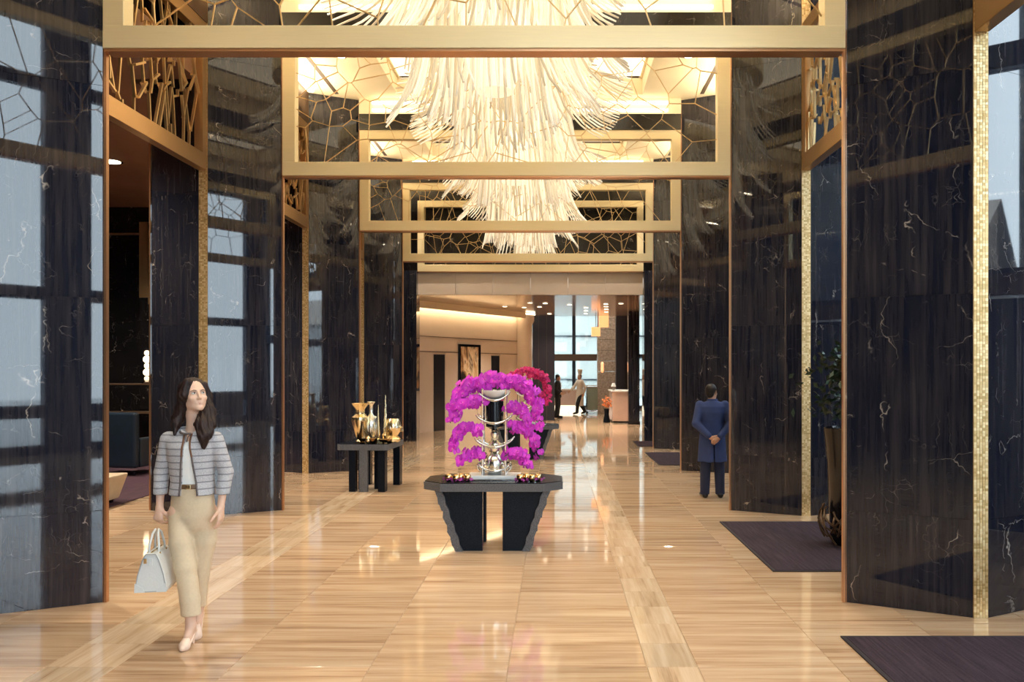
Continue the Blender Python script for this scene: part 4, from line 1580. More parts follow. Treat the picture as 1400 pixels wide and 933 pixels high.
def orchid_spray(base, pts, n, kind, label, group, seed, spread=0.032, start=0.15, scale=1.0):
    rg = random.Random(seed)
    t = thing('orchid_spray', label, 'orchid', base, 0, group)
    path = bez(pts, 14)
    MB().tube(path, 0.005, 5).build('stem', 'leaf', t)
    for k in range(n):
        q = start + (1 - start) * (k + rg.random() * .6) / n
        q = min(q, 0.999) * 13
        i = int(q)
        p = path[i].lerp(path[min(13, i + 1)], q - i)
        tan = (path[min(13, i + 1)] - path[max(0, i - 1)]).normalized()
        out = Vector((rg.gauss(0, 1), rg.gauss(-0.9, 0.8), rg.gauss(0.25, .8)))
        out = (out - tan * out.dot(tan) * .6).normalized()
        sp = spread * (1.35 - .5 * k / n)
        c = p + out * sp * rg.uniform(.55, 1.25)
        d = (out + Vector((0, -0.5, 0.05))).normalized()
        rot = d.to_track_quat('Z', 'Y').to_euler()
        sc = scale * rg.uniform(1.0, 1.4) * (1.05 - .3 * (k / n))
        o = place('bloom', BL[kind], t, c, rot, (sc, sc, sc))
        o.rotation_euler.rotate_axis('Z', rg.uniform(-.6, .6))
    for k in range(3):
        q = path[1 + k]
        d = Vector((rg.uniform(-1, 1), rg.uniform(-1, .3), rg.uniform(-.2, .5))).normalized()
        sd = d.cross(Vector((0, 0, 1))).normalized()
        MB().add([q, q + d * .04 + sd * .016, q + d * .1 - Vector((0, 0, .02)), q + d * .04 - sd * .016, q + d * .05 + Vector((0, 0, .008))], [(0, 1, 4), (1, 2, 4), (2, 3, 4), (3, 0, 4)]).build('leaf', 'leaf', t)
    return t


def flower_stand(x, y, label):
    t = thing('flower_stand', label, 'stand', (x, y, 0.72))
    MB().bb(-0.46, 0.46, -0.2, 0.2, 0.0, 0.012).build('tray', 'chrome', t, bevel=0.003)
    MB().bb(-0.28, 0.28, -0.16, 0.16, 0.012, 0.045).build('base_plate', 'white', t, bevel=0.004)
    for sx in (-0.125, 0.125):
        for sy in (-0.1, 0.1):
            p = MB().lathe([(0.012, 0.045), (0.012, 0.95), (0.016, 0.955), (0.016, 0.97), (0.004, 0.98)], 10, (sx, sy, 0)).build('post', 'chrome', t, smooth=True)
    for hw, ze, zd in ((0.165, 0.93, 0.845), (0.195, 0.69, 0.60), (0.21, 0.44, 0.345), (0.17, 0.16, 0.09)):
        for sy in (-0.115, 0.115):
            pts = [(hw * u, sy, zd + (ze - zd) * u * u) for u in [i / 8 - 1 for i in range(17)]]
            MB().tube(pts, [0.007 + 0.010 * (1 - abs(i / 8 - 1)) for i in range(17)], 8).build('crescent_arm', 'chrome', t, smooth='all')
        vs, fs = [], []
        for i in range(17):
            u = (i / 8 - 1) * .95
            z = zd + (ze - zd) * u * u - .012
            vs += [(hw * u, -0.1, z), (hw * u, 0.1, z), (hw * u, 0.1, z - .006), (hw * u, -0.1, z - .006)]
        for i in range(16):
            a = i * 4
            fs += [(a, a + 4, a + 5, a + 1), (a + 3, a + 2, a + 6, a + 7), (a, a + 3, a + 7, a + 4), (a + 1, a + 5, a + 6, a + 2)]
        MB().add(vs, fs).build('crescent_tray', 'chrome', t, smooth=True)
    # glass foot of the vase column
    MB().lathe([(0.07, 0.045), (0.10, 0.12), (0.095, 0.2), (0.045, 0.26), (0.075, 0.32), (0.07, 0.38), (0.03, 0.42), (0.045, 0.46), (0.045, 0.49), (0.025, 0.51)], 24).build('glass_column', 'silverpot', t, smooth=True)
    for sx in (-0.13, 0.13):
        MB().sphere((sx * 1.05, -0.03, 0.13), 0.055, 14, 10).build('glass_orb', 'glass', t, smooth='all')
        MB().sphere((sx * .95, 0.03, 0.24), 0.045, 14, 10).build('glass_orb', 'glass', t, smooth='all')
    return t


flower_stand(AX, 12.25, 'tiered chrome stand with crescent trays holding the magenta orchids')
flower_stand(AX, 24.3, 'tiered chrome stand on the farther granite table')
t = thing('cylinder_vase', 'black glossy cylinder vase in the middle of the chrome stand', 'vase', (AX, 12.25, 0.72))
MB().lathe([(0.03, 0.515), (0.04, 0.535), (0.095, 0.56), (0.096, 0.835), (0.088, 0.835), (0.086, 0.58)], 28).build('vase_body', 'black', t, smooth=True)
t = thing('white_bowl', 'shallow white bowl at the top of the chrome stand', 'bowl', (AX, 12.25, 1.575))
MB().lathe([(0.05, 0), (0.11, 0.03), (0.165, 0.085), (0.168, 0.10), (0.158, 0.095), (0.10, 0.045), (0.03, 0.025)], 28).build('bowl_body', 'white', t, smooth=True)

B_ = (AX, 12.25, 0.72)
gp = 'magenta orchid sprays on the nearer stand'
spr = [  # control points relative to the stand foot (x, y, z)
    ([(-0.02, 0, .95), (-0.22, -.02, 1.14), (-0.46, -.05, .98), (-0.47, -.08, .60)], 42, 'long magenta orchid spray arching down the upper left', .045),
    ([(-0.04, .03, .93), (-0.2, .06, 1.05), (-0.36, .04, 1.02), (-0.42, .02, .76)], 30, 'magenta orchid spray behind the long upper left one', .045),
    ([(-0.10, -.05, .80), (-0.22, -.07, .86), (-0.36, -.09, .84), (-0.44, -.1, .62)], 28, 'magenta orchid spray bending left below the topmost ones', .042),
    ([(-0.12, -.05, .50), (-0.28, -.08, .60), (-0.46, -.1, .55), (-0.42, -.1, .28)], 34, 'magenta orchid spray drooping from the middle tray on the left', .04),
    ([(-0.12, -.06, .22), (-0.2, -.09, .34), (-0.32, -.12, .28), (-0.36, -.12, .15)], 22, 'short magenta orchid spray low on the left above the table', .04),
    ([(0.02, 0, .95), (0.24, -.03, 1.16), (0.50, -.06, 1.02), (0.47, -.09, .52)], 46, 'long magenta orchid spray cascading down the right', .05),
    ([(0.06, .03, .92), (0.22, .05, 1.06), (0.40, .04, 1.0), (0.42, .0, .72)], 30, 'magenta orchid spray behind the long right one', .05),
    ([(0.12, -.05, .74), (0.24, -.08, .80), (0.36, -.1, .74), (0.36, -.1, .56)], 24, 'magenta orchid spray in front on the right at vase height', .042),
    ([(0.12, -.05, .52), (0.28, -.09, .62), (0.44, -.1, .54), (0.49, -.1, .24)], 34, 'magenta orchid spray drooping from the middle tray on the right', .04),
    ([(0.12, -.06, .22), (0.22, -.1, .34), (0.34, -.12, .28), (0.36, -.13, .12)], 24, 'short magenta orchid spray low on the right above the table', .04),
    ([(-0.16, 0, .98), (-0.06, -.04, 1.12), (0.08, -.05, 1.12), (0.18, -.03, 1.0)], 34, 'crown of magenta orchids above the white bowl', .05),
]
for i, (p, n, lab, sp) in enumerate(spr):
    orchid_spray(B_, p, n, 'orchid', lab, gp, 40 + i, sp, 0.10 if i < 10 else 0.0)
B2 = (AX, 24.3, 0.72)
gp2 = 'crimson orchid sprays on the farther stand'
spr2 = [([(0.02, 0, .95), (0.26, -.03, 1.24), (0.58, -.06, 1.12), (0.52, -.09, .45)], 46, 'long crimson orchid spray cascading on the right of the farther stand', .055),
        ([(0.06, .03, .92), (0.25, .05, 1.16), (0.48, .04, 1.08), (0.46, .0, .62)], 34, 'crimson orchid spray behind the long crimson one', .055),
        ([(-0.24, 0, 1.0), (-0.06, -.04, 1.2), (0.14, -.05, 1.2), (0.34, -.03, 1.05)], 40, 'crown of crimson orchids on the farther stand', .055),
        ([(-0.02, 0, .95), (-0.26, -.03, 1.2), (-0.52, -.06, 1.0), (-0.5, -.09, .5)], 30, 'crimson orchid spray on the hidden left of the farther stand', .05),
        ([(0.12, -.05, .60), (0.28, -.09, .74), (0.44, -.1, .66), (0.50, -.1, .40)], 26, 'crimson orchid spray at the middle right of the farther stand', .045)]
for i, (p, n, lab, sp) in enumerate(spr2):
    orchid_spray(B2, p, n, 'orchid2', lab, gp2, 70 + i, sp, 0.1)

# petal cups round the stand
cup_me = MB().lathe([(0.018, 0), (0.034, 0.012), (0.042, 0.04), (0.036, 0.065), (0.03, 0.072), (0.026, 0.066)], 14).mesh('cup_body', 'cupgold', True)
k = 0
cup_names = ['at the far left end', 'second from the left end', 'third from the left', 'fourth from the left, close to the stand', 'first right of the stand', 'second right of the stand', 'third right of the stand', 'at the far right end']
for x, yy in ((-0.47, -.31), (-0.385, -.37), (-0.345, -.26), (-0.27, -.33), (0.285, -.34), (0.35, -.27), (0.41, -.36), (0.475, -.29)):
    t = thing('petal_cup', 'small gilded cup ringed with purple petals, ' + cup_names[k], 'cup', (AX + x, 12.25 + yy, 0.72), 0, 'gilded petal cups on the granite table')
    place('cup_body', cup_me, t)
    m = MB()
    for q in range(22):
        a = random.uniform(0, 2 * PI)
        rr = random.uniform(.032, .056)
        c = Vector((rr * math.cos(a), rr * math.sin(a), random.uniform(.004, .03)))
        d = Vector((math.cos(a + .8), math.sin(a + .8), random.uniform(-.1, .8))).normalized()
        sd = d.orthogonal().normalized()
        m.add([c, c + d * .012 + sd * .009, c + d * .024, c + d * .012 - sd * .009], [(0, 1, 2), (0, 2, 3)])
    stuff(m.build('petals', 'petal', t))
    k += 1

# ------------------------------------------------------------------ table of gilded vessels
t = thing('display_table', 'dark stone side table with gilded vessels by the third left pillar', 'table', (-2.95, 18.2, 0), R(-4))
MB().prism(octagon(0.40, 0.52, 0.05), 0.645, 0.735).build('table_rim', 'granite', t)
MB().prism(octagon(0.395, 0.515, 0.05), 0.735, 0.742).build('table_top', 'polished', t)
for x, yy, wx, wy in ((-0.16, -.44, .10, .12), (0.02, -.48, .13, .06), (0.30, -.42, .11, .14), (0.14, -.14, .08, .10), (-0.16, .36, .10, .12), (0.33, .36, .11, .16), (-0.1, -.2, .08, .1)):
    MB().bb(x - wx / 2, x + wx / 2, yy - wy / 2, yy + wy / 2, 0, 0.645).build('leg', 'polished' if wx != .13 else 'granite', t)
TZ = 0.742


def vessel(name, label, x, y, prof, mat, n=24, extra=None, cat='vase'):
    t = thing(name, label, cat, (x, y, TZ), 0, 'gilded vessels on the side table')
    MB().lathe(prof, n).build('body', mat, t, smooth=True)
    if extra:
        extra(t)
    return t


vessel('gilded_urn', 'large gilded urn with wide flared mouth, leftmost on the side table', -3.08, 17.88,
       [(0.06, 0), (0.07, 0.02), (0.05, 0.05), (0.09, 0.18), (0.135, 0.34), (0.13, 0.40), (0.075, 0.45), (0.07, 0.52), (0.125, 0.60), (0.135, 0.62), (0.12, 0.615), (0.06, 0.55)], 'goldpot')


def ribs(t):
    for k in range(10):
        a = 2 * PI * k / 10
        MB().tube([((.03 + .068 * math.sin(PI * min(1, q * 1.25) * .8)) * math.cos(a), (.03 + .068 * math.sin(PI * min(1, q * 1.25) * .8)) * math.sin(a), .03 + .38 * q) for q in (0, .2, .4, .6, .8, 1)], .011, 6).build('rib', 'silverpot', t, smooth='all')


vessel('ribbed_vase', 'ribbed silver gilt vase with slender neck behind the small dark bottle', -2.93, 18.02,
       [(0.05, 0), (0.06, 0.02), (0.09, 0.15), (0.098, 0.28), (0.07, 0.40), (0.032, 0.45), (0.028, 0.58), (0.065, 0.635), (0.06, 0.64), (0.02, 0.60)], 'silverpot', 24, ribs)
vessel('bulb_bottle', 'small dark bronze bulb bottle in front of the gilded urn', -3.0, 17.62,
       [(0.035, 0), (0.045, 0.015), (0.03, 0.03), (0.078, 0.085), (0.07, 0.13), (0.025, 0.21), (0.016, 0.32), (0.022, 0.345), (0.014, 0.345)], 'bronzepot')
vessel('spire_ornament', 'slender gilded obelisk between the ribbed vase and the twisted spire', -2.79, 17.85,
       [(0.05, 0), (0.05, 0.05), (0.025, 0.07), (0.03, 0.14), (0.016, 0.3), (0.010, 0.5), (0.002, 0.6)], 'goldpot', 8, None, 'ornament')


def twist(t):
    pts = []
    for k in range(60):
        q = k / 59
        pts.append((.026 * (1 - .75 * q) * math.cos(q * 24), .026 * (1 - .75 * q) * math.sin(q * 24), .12 + .58 * q))
    MB().tube(pts, [.015 * (1 - .7 * k / 59) for k in range(60)], 6).build('twisted_spire', 'silverpot', t, smooth='all')


vessel('twisted_spire', 'tall twisted silver gilt spire ornament on the side table', -2.69, 17.95,
       [(0.075, 0), (0.078, 0.03), (0.05, 0.06), (0.06, 0.11), (0.03, 0.16), (0.018, 0.45), (0.006, 0.72), (0.001, 0.75)], 'goldpot', 14, twist, 'ornament')


def lugs(t):
    MB().bb(.10, .155, -.03, .03, .17, .25).build('lug_handle', 'goldpot', t, bevel=.01)
    for k in range(7):
        a = 2 * PI * k / 7
        MB().sphere((.105 * math.cos(a), .105 * math.sin(a), .24), (.03, .03, .045), 8, 6).build('boss', 'silverpot', t, smooth='all')


vessel('gourd_pot', 'round gilded gourd pot with side lug, rightmost on the side table', -2.56, 17.90,
       [(0.07, 0), (0.11, 0.02), (0.115, 0.06), (0.07, 0.11), (0.115, 0.18), (0.13, 0.26), (0.10, 0.345), (0.085, 0.375), (0.07, 0.37)], 'goldpot', 24, lugs, 'pot')
vessel('small_bowl', 'little dark gilt bowl at the front of the side table', -2.83, 17.60,
       [(0.03, 0), (0.04, 0.01), (0.065, 0.06), (0.07, 0.085), (0.06, 0.08), (0.03, 0.03)], 'bronzepot', 20, None, 'bowl')
vessel('gold_egg', 'small gold egg ornament beside the bulb bottle', -2.905, 17.60,
       [(0.02, 0), (0.04, 0.03), (0.045, 0.06), (0.03, 0.10), (0.004, 0.12)], 'goldpot', 16, None, 'ornament')
vessel('gilt_dish', 'dark footed dish in front of the gourd pot', -2.66, 17.63,
       [(0.04, 0), (0.03, 0.02), (0.09, 0.05), (0.1, 0.065), (0.08, 0.06), (0.02, 0.035)], 'bronzepot', 22, None, 'dish')

# low panels at the far left: slim tall dark screens between the end piers

# ================================================================== PEOPLE
def unit(v):
    v = V3(v)
    return v / np.linalg.norm(v)


def add_hand(F, w_, d, n, t_, curl=0.5, s=1.0, spread=0.0):
    """w_ wrist, d towards the knuckles, n palm normal (fingers curl to it), t_ thumb side."""
    w_, d, n, t_ = V3(w_), unit(d), unit(n), unit(t_)
    L = 0.088 * s
    kn = [w_ + d * L * a + t_ * b * s for a, b in ((0.97, .030), (1.0, .011), (0.97, -.009), (0.90, -.027))]
    for q in kn:
        F.cap(w_ + (q - w_) * .05, q, .019 * s, .0125 * s, .012)
    for q, ln, off in zip(kn, (.070, .079, .073, .056), (.06, .02, -.03, -.08)):
        p, dd = q, unit(d + t_ * off * (1 + spread))
        r = .0092 * s
        for j, f in enumerate((.45, .31, .24)):
            c = curl * (0.75, 1.0, .8)[j]
            dd = unit(dd * math.cos(c) + n * math.sin(c)) if j == 0 else unit(dd * math.cos(c) + unit(n - dd * float(n @ dd)) * math.sin(c))
            e = p + dd * ln * f * s
            F.cap(p, e, r, r * .92, .004)
            p, r = e, r * .92
    p = w_ + d * .022 * s + t_ * .024 * s
    dd = unit(d * .75 + t_ * .65 + n * .25)
    F.cap(w_ + d * .012 * s, p, .017 * s, .0145 * s, .01)
    for ln, c in ((.040, 0), (.032, .35 + curl * .2), (.026, .3)):
        dd = unit(dd * math.cos(c) + unit(d * .6 + n * .6) * math.sin(c))
        e = p + dd * ln * s
        F.cap(p, e, .0118 * s, .0098 * s, .005)
        p = e


def head_frame(c, yaw, pitch, roll=0.0):
    return Matrix.Translation(Vector(c)) @ Matrix.Rotation(yaw, 4, 'Z') @ Matrix.Rotation(-pitch, 4, 'X') @ Matrix.Rotation(roll, 4, 'Y')


def add_head(F, H, s=1.0, female=False):
    def P(x, y, z):
        return V3(H @ Vector((x * s, y * s, z * s)))
    F.ell(P(0, .012, .022), V3((.074, .094, .092)) * s, .0, M=H)              # cranium
    F.ell(P(0, -.030, -.042), V3((.060, .062, .080)) * s, .03, M=H)            # face
    F.cap(P(-.046, -.012, -.070), P(-.012, -.072, -.108), .020 * s, .013 * s, .022)
    F.cap(P(.046, -.012, -.070), P(.012, -.072, -.108), .020 * s, .013 * s, .022)
    F.ell(P(0, -.080, -.106), V3((.017, .014, .013)) * s, .014, M=H)           # chin
    for e in (-1, 1):
        F.ell(P(e * .040, -.066, -.036), V3((.020, .018, .016)) * s, .018, M=H)  # cheekbones
        F.ell(P(e * .030, -.090, -.004), V3((.017, .013, .012)) * s, .010, 's', M=H)  # eye sockets
        F.cap(P(e * .012, -.085, .020), P(e * .046, -.072, .018), .008 * s, .006 * s, .010)  # brow ridge
        F.cap(P(e * .075, .006, .012), P(e * .072, .004, -.026), .013 * s, .008 * s, .006)  # ears
        F.ell(P(e * .011, -.098, -.044), V3((.008, .010, .007)) * s, .005, M=H)   # nostril wings
    F.cap(P(0, -.086, .008), P(0, -.106, -.034), .008 * s, .0095 * s, .008)     # nose bridge
    F.ell(P(0, -.108, -.039), V3((.0095, .010, .009)) * s, .006, M=H)
    F.cap(P(-.018, -.082, -.072), P(.018, -.082, -.072), .006 * s, .006 * s, .009)   # mouth mound


def face_parts(H, s, parent, brow='brow', lips='lips'):
    """eyes, brows and lips as small parts set into the head."""
    def P(x, y, z):
        return H @ Vector((x * s, y * s, z * s))
    q = H.to_quaternion()
    for e in (-1, 1):
        m = MB().sphere((0, 0, 0), (.0135 * s, .011 * s, .0085 * s), 14, 10)
        o = m.build('eye', 'eye', parent, P(e * .030, -.0775, -.003), smooth='all')
        o.rotation_euler = q.to_euler()
        i = MB().sphere((0.002 * s, -.0075 * s, .001 * s), (.0058 * s, .0042 * s, .0058 * s), 12, 8).build('iris', 'iris', o, smooth='all')
        MB().tube([P(e * .014, -.0925, .012), P(e * .030, -.0905, .0185), P(e * .049, -.0775, .013)], [.0016 * s, .0024 * s, .0010 * s], 6).build('eyebrow', brow, parent, smooth='all')
        MB().tube([P(e * .0175, -.0875, -.002), P(e * .030, -.0895, .0062), P(e * .0445, -.0800, .000)], [.0008 * s, .0014 * s, .0010 * s], 5).build('eyelid', brow, parent, smooth='all')
    MB().tube([P(-.024, -.080, -.071), P(-.008, -.0868, -.0675), P(0, -.0868, -.069), P(.008, -.0868, -.0675), P(.024, -.080, -.071)], [.0012 * s, .0034 * s, .0032 * s, .0034 * s, .0012 * s], 7).build('upper_lip', lips, parent, smooth='all')
    MB().tube([P(-.022, -.080, -.0725), P(0, -.0862, -.0782), P(.022, -.080, -.0725)], [.0012 * s, .0045 * s, .0012 * s], 7).build('lower_lip', lips, parent, smooth='all')


def add_shoe(F, heel, toe, w_=0.042, hz=0.0):
    F.cap(heel, toe, w_ * .85, w_ * .8, .0)
    mid = (V3(heel) + V3(toe)) / 2
    F.cap(mid + V3((0, 0, .012)), toe, w_, w_ * .85, .02)


# ------------------------------------------------------------------ woman walking towards the viewer
wx, wy = -2.535, 7.9
wo = thing('person', 'woman with long brown hair in striped tweed jacket and beige trousers, walking', 'person', (wx, wy, 0))
HW = head_frame((.022, -.004, 1.722), R(40), R(11), R(-3))
hip_r, kn_r, an_r = (-.075, -.02, .90), (-.005, -.085, .53), (.036, -.095, .135)
hip_l, kn_l, an_l = (.088, .02, .90), (.042, .05, .53), (-.006, .120, .185)
toe_r, toe_l = (.030, -.215, .028), (.012, .010, .028)
sh_r, el_r, wr_r = (-.170, .0, 1.425), (-.222, .025, 1.18), (-.208, -.035, .945)
sh_l, el_l, wr_l = (.172, .0, 1.425), (.224, .035, 1.18), (.212, -.025, .950)
F = SDF((-.32, -.34, -.02), (.32, .30, 1.90), .0058)
F.loft([(.84, .008, 0, .128, .080), (.95, .008, 0, .135, .085), (1.06, .005, 0, .115, .075), (1.14, .003, 0, .108, .072), (1.27, 0, 0, .125, .085), (1.37, 0, -.004, .125, .082), (1.42, 0, .0, .12, .055), (1.445, 0, .003, .09, .045)])
F.cap((.006, .012, 1.44), (.012, -.002, 1.60), .050, .044, .035)
F.cap((.012, -.002, 1.58), V3(HW @ Vector((0, .0, -.03))), .046, .05, .02)
for a_ in (sh_r, sh_l):
    F.cap((a_[0] * .35, .0, 1.445), (a_[0] * .95, 0, 1.415), .034, .036, .02)
add_head(F, HW, 1.0)
F.chain([(-.165, 0, 1.41), el_r, wr_r], [.038, .033, .024], .015)
F.chain([(.167, 0, 1.41), el_l, wr_l], [.038, .033, .024], .015)
add_hand(F, wr_r, (-.10, -.05, -1), (.3, .9, 0), (.9, -.25, 0), 0.95, 1.0)
add_hand(F, wr_l, (.05, -.1, -1), (-.95, .1, 0), (-.1, -1, 0), 0.35, 1.0)
F.chain([hip_r, kn_r, an_r], [.075, .05, .033], .03)
F.chain([hip_l, kn_l, an_l], [.075, .05, .033], .03)
for an, toe in ((an_r, toe_r), (an_l, toe_l)):
    heel = (an[0], an[1] + .02, an[2] - .035)
    F.cap(an, heel, .031, .024, .015)
    F.cap(heel, (toe[0], toe[1] + .03, toe[2]), .026, .022, .02)
    F.cap(an, ((an[0] + toe[0]) / 2, (an[1] + toe[1]) / 2 + .01, (an[2] + toe[2]) / 2), .029, .024, .02)
F.build('body', 'skin', wo, 2)
face_parts(HW, 1.0, wo)
# hair
F = SDF((-.2, -.2, 1.30), (.24, .22, 1.90), .0055)


def HP(x, y, z):
    return V3(HW @ Vector((x, y, z)))


F.ell(HP(0, .026, .034), (.088, .098, .092), .0, M=HW)
F.ell(HP(0, .05, -.05), (.080, .06, .10), .03, M=HW)
F.ell(HP(-.004, -.105, -.038), (.060, .075, .092), .010, 's', M=HW)
F.chain([HP(-.055, -.045, .085), HP(-.078, -.02, .0), (-.070, -.02, 1.60), (-.085, -.055, 1.52), (-.080, -.085, 1.452)], [.026, .034, .034, .030, .008], .02)
F.chain([HP(-.06, .02, .05), (-.075, .03, 1.64), (-.098, .0, 1.55), (-.110, -.03, 1.48)], [.04, .04, .038, .012], .02)
F.chain([HP(.062, -.045, .06), HP(.082, -.01, -.02), (.100, .0, 1.62), (.098, -.07, 1.52), (.125, -.100, 1.44), (.128, -.105, 1.355)], [.018, .028, .040, .046, .040, .010], .02)
F.chain([HP(.07, .03, .0), (.118, .02, 1.60), (.148, -.03, 1.52), (.150, -.075, 1.46), (.135, -.1, 1.39)], [.035, .036, .030, .026, .010], .02)
F.chain([HP(.02, .07, 0), (.03, .08, 1.6), (.03, .10, 1.46)], [.06, .06, .03], .03)
# strand grooves
ax = [F.lo[k] + F.h * np.arange(F.n[k]) for k in range(3)]
X, Y, Z = np.meshgrid(*ax, indexing='ij')
ang = np.arctan2(Y - .0, X - .03)
wave = 0.012 * np.sin(Z * 26)
F.F += (.0030 * np.sin((ang + wave * 8) * 26 + Z * 9) + .0016 * np.sin((X + Y) * 330 + Z * 20)).astype(np.float32)
F.build('hair', 'hair', wo, 1)
# blouse, belt, trousers
F = SDF((-.2, -.2, 1.0), (.2, .2, 1.5), .006)
F.loft([(1.07, .006, 0, .128, .092), (1.16, .003, -.002, .125, .092), (1.28, 0, -.004, .142, .106), (1.36, 0, -.006, .152, .100), (1.42, 0, .0, .150, .074), (1.44, 0, .004, .12, .06)])
F.ell((.006, -.055, 1.475), (.075, .07, .075), .01, 's')
F.build('blouse', 'blouse', wo, 2)
F = SDF((-.2, -.2, 1.02), (.2, .2, 1.14), .005)
F.loft([(1.075, .006, 0, .146, .106), (1.108, .006, 0, .142, .102)])
F.build('belt', 'belt', wo, 1)
MB().box((.024, -.108, 1.091), (.034, .008, .026)).build('buckle', 'goldpot', wo, bevel=.003)
F = SDF((-.26, -.3, .16), (.28, .32, 1.12), .0065)
F.loft([(.745, .008, 0, .085, .05), (.80, .008, 0, .128, .085), (.88, .008, 0, .152, .104), (.95, .008, 0, .150, .106), (1.03, .006, 0, .142, .102), (1.085, .006, 0, .136, .098)])
F.chain([(-.072, -.02, .88), (-.046, -.06, .70), (-.005, -.082, .53), (.030, -.097, .32), (.042, -.10, .16)], [.078, .078, .070, .065, .066], .014)
F.chain([(.086, .02, .88), (.074, .03, .70), (.042, .05, .53), (.008, .09, .34), (-.006, .115, .17)], [.082, .080, .068, .060, .055], .014)
ax = [F.lo[k] + F.h * np.arange(F.n[k]) for k in range(3)]
X, Y, Z = np.meshgrid(*ax, indexing='ij')
F.F = np.maximum(F.F, (np.where(Y < .03, .215, .215) - Z).astype(np.float32))
# soft creases: pressed front crease, folds at crotch and knee
F.F += (.0025 * np.sin(Z * 34 + X * 22) * np.exp(-((Z - .83) / .06) ** 2) + .0022 * np.sin(Z * 42 - X * 14) * np.exp(-((Z - .50) / .1) ** 2)).astype(np.float32)
F.build('trousers', 'trouser', wo, 2)
# jacket
F = SDF((-.34, -.24, .98), (.34, .24, 1.55), .0055)
jsec = [(1.0, .006, .0, .160, .130), (1.12, .004, 0, .146, .116), (1.25, 0, -.002, .155, .124), (1.36, 0, -.006, .170, .120), (1.42, 0, 0, .185, .098), (1.455, 0, .004, .150, .078), (1.485, 0, .008, .095, .066), (1.50, 0, .010, .072, .058)]
F.loft(jsec)
F.chain([(-.160, 0, 1.408), el_r, (-.213, -.012, 1.045)], [.058, .050, .047], .010)
F.chain([(.162, 0, 1.408), el_l, (.217, -.005, 1.045)], [.058, .050, .047], .010)
ax = [F.lo[k] + F.h * np.arange(F.n[k]) for k in range(3)]
X, Y, Z = np.meshgrid(*ax, indexing='ij')
F.F = np.maximum(F.F, (1.028 - Z).astype(np.float32))


def open_c(z):
    return np.interp(z, [1.03, 1.30, 1.45], [.026, .018, .008])


def open_w(z):
    return np.interp(z, [1.03, 1.15, 1.30, 1.40, 1.50], [.056, .045, .030, .018, .024])


F.cut((-.1, -.3, .98), (.12, 0.0, 1.52), lambda x, y, z: np.maximum(np.maximum(np.abs(x - open_c(z)) - open_w(z), y - 0.0), z - 1.52), .004)
F.ell((.008, -.03, 1.515), (.068, .085, .055), .008, 's')
jk = F.build('jacket', 'tweed', wo, 2)


def jy(x, z):
    q = np.array(sorted(jsec))
    cx, cy, rx_, ry2 = (np.interp(z, q[:, 0], q[:, i]) for i in (1, 2, 3, 4))
    u = min(.98, abs(x - cx) / rx_)
    return cy - ry2 * math.sqrt(1 - u * u)


for s_ in (-1, 1):
    for z0, z1, mt, nm in ((1.03, 1.30, 'trim', 'woven_braid'), (1.30, 1.455, 'trim2', 'neck_braid')):
        pts = []
        for k in range(12):
            z = z0 + (z1 - z0) * k / 11
            x = float(open_c(z)) + s_ * (float(open_w(z)) + .004)
            pts.append((x, jy(x, z) - .001, z))
        MB().tube(pts, .0065, 6).build(nm, mt, jk, smooth='all')
MB().tube([(.008 + .070 * math.cos(a), -.022 + .078 * math.sin(a), 1.473 - .016 * math.sin(a) * -1) for a in [R(-68) - i * R(224) / 20 for i in range(21)]], .008, 6).build('collar_braid', 'trim', jk, smooth='all')
MB().tube([(.035, -.098, 1.45), (.02, -.105, 1.435), (.012, -.104, 1.40)], .004, 5).build('neck_tie', 'trim', jk, smooth='all')
# shoes
for an, toe in ((an_r, toe_r), (an_l, toe_l)):
    F = SDF((min(an[0], toe[0]) - .07, toe[1] - .06, -.005), (max(an[0], toe[0]) + .07, an[1] + .09, .2), .004)
    an3, to3 = V3(an), V3(toe)
    heel = V3((an[0], an[1] + .028, an[2] - .035))
    mid = heel * .55 + to3 * .45
    mid[2] = max(.05, mid[2] - .006)
    F.chain([heel, mid, V3((toe[0], toe[1] + .035, .028))], [.029, .030, .038], .018)
    F.cap(V3((toe[0], toe[1] + .035, .026)), V3((toe[0], toe[1], .020)), .034, .018, .012)
    F.cut(F.lo, F.lo + F.h * F.n, lambda x, y, z, h=heel, t3=to3: np.maximum(h[2] + .006 + (y - h[1]) * ((t3[2] + .020 - h[2] - .006) / (t3[1] + .06 - h[1])) - z - .0, (t3[1] + .058) - y), .004)
    F.cap((heel[0], heel[1] + .008, heel[2]), (heel[0], heel[1] + .012, .002), .016, .007, .01)
    F.F = np.maximum(F.F, -(F.lo[2] + F.h * np.arange(F.n[2]))[None, None, :].astype(np.float32))
    F.build('shoe', 'shoe', wo, 2)

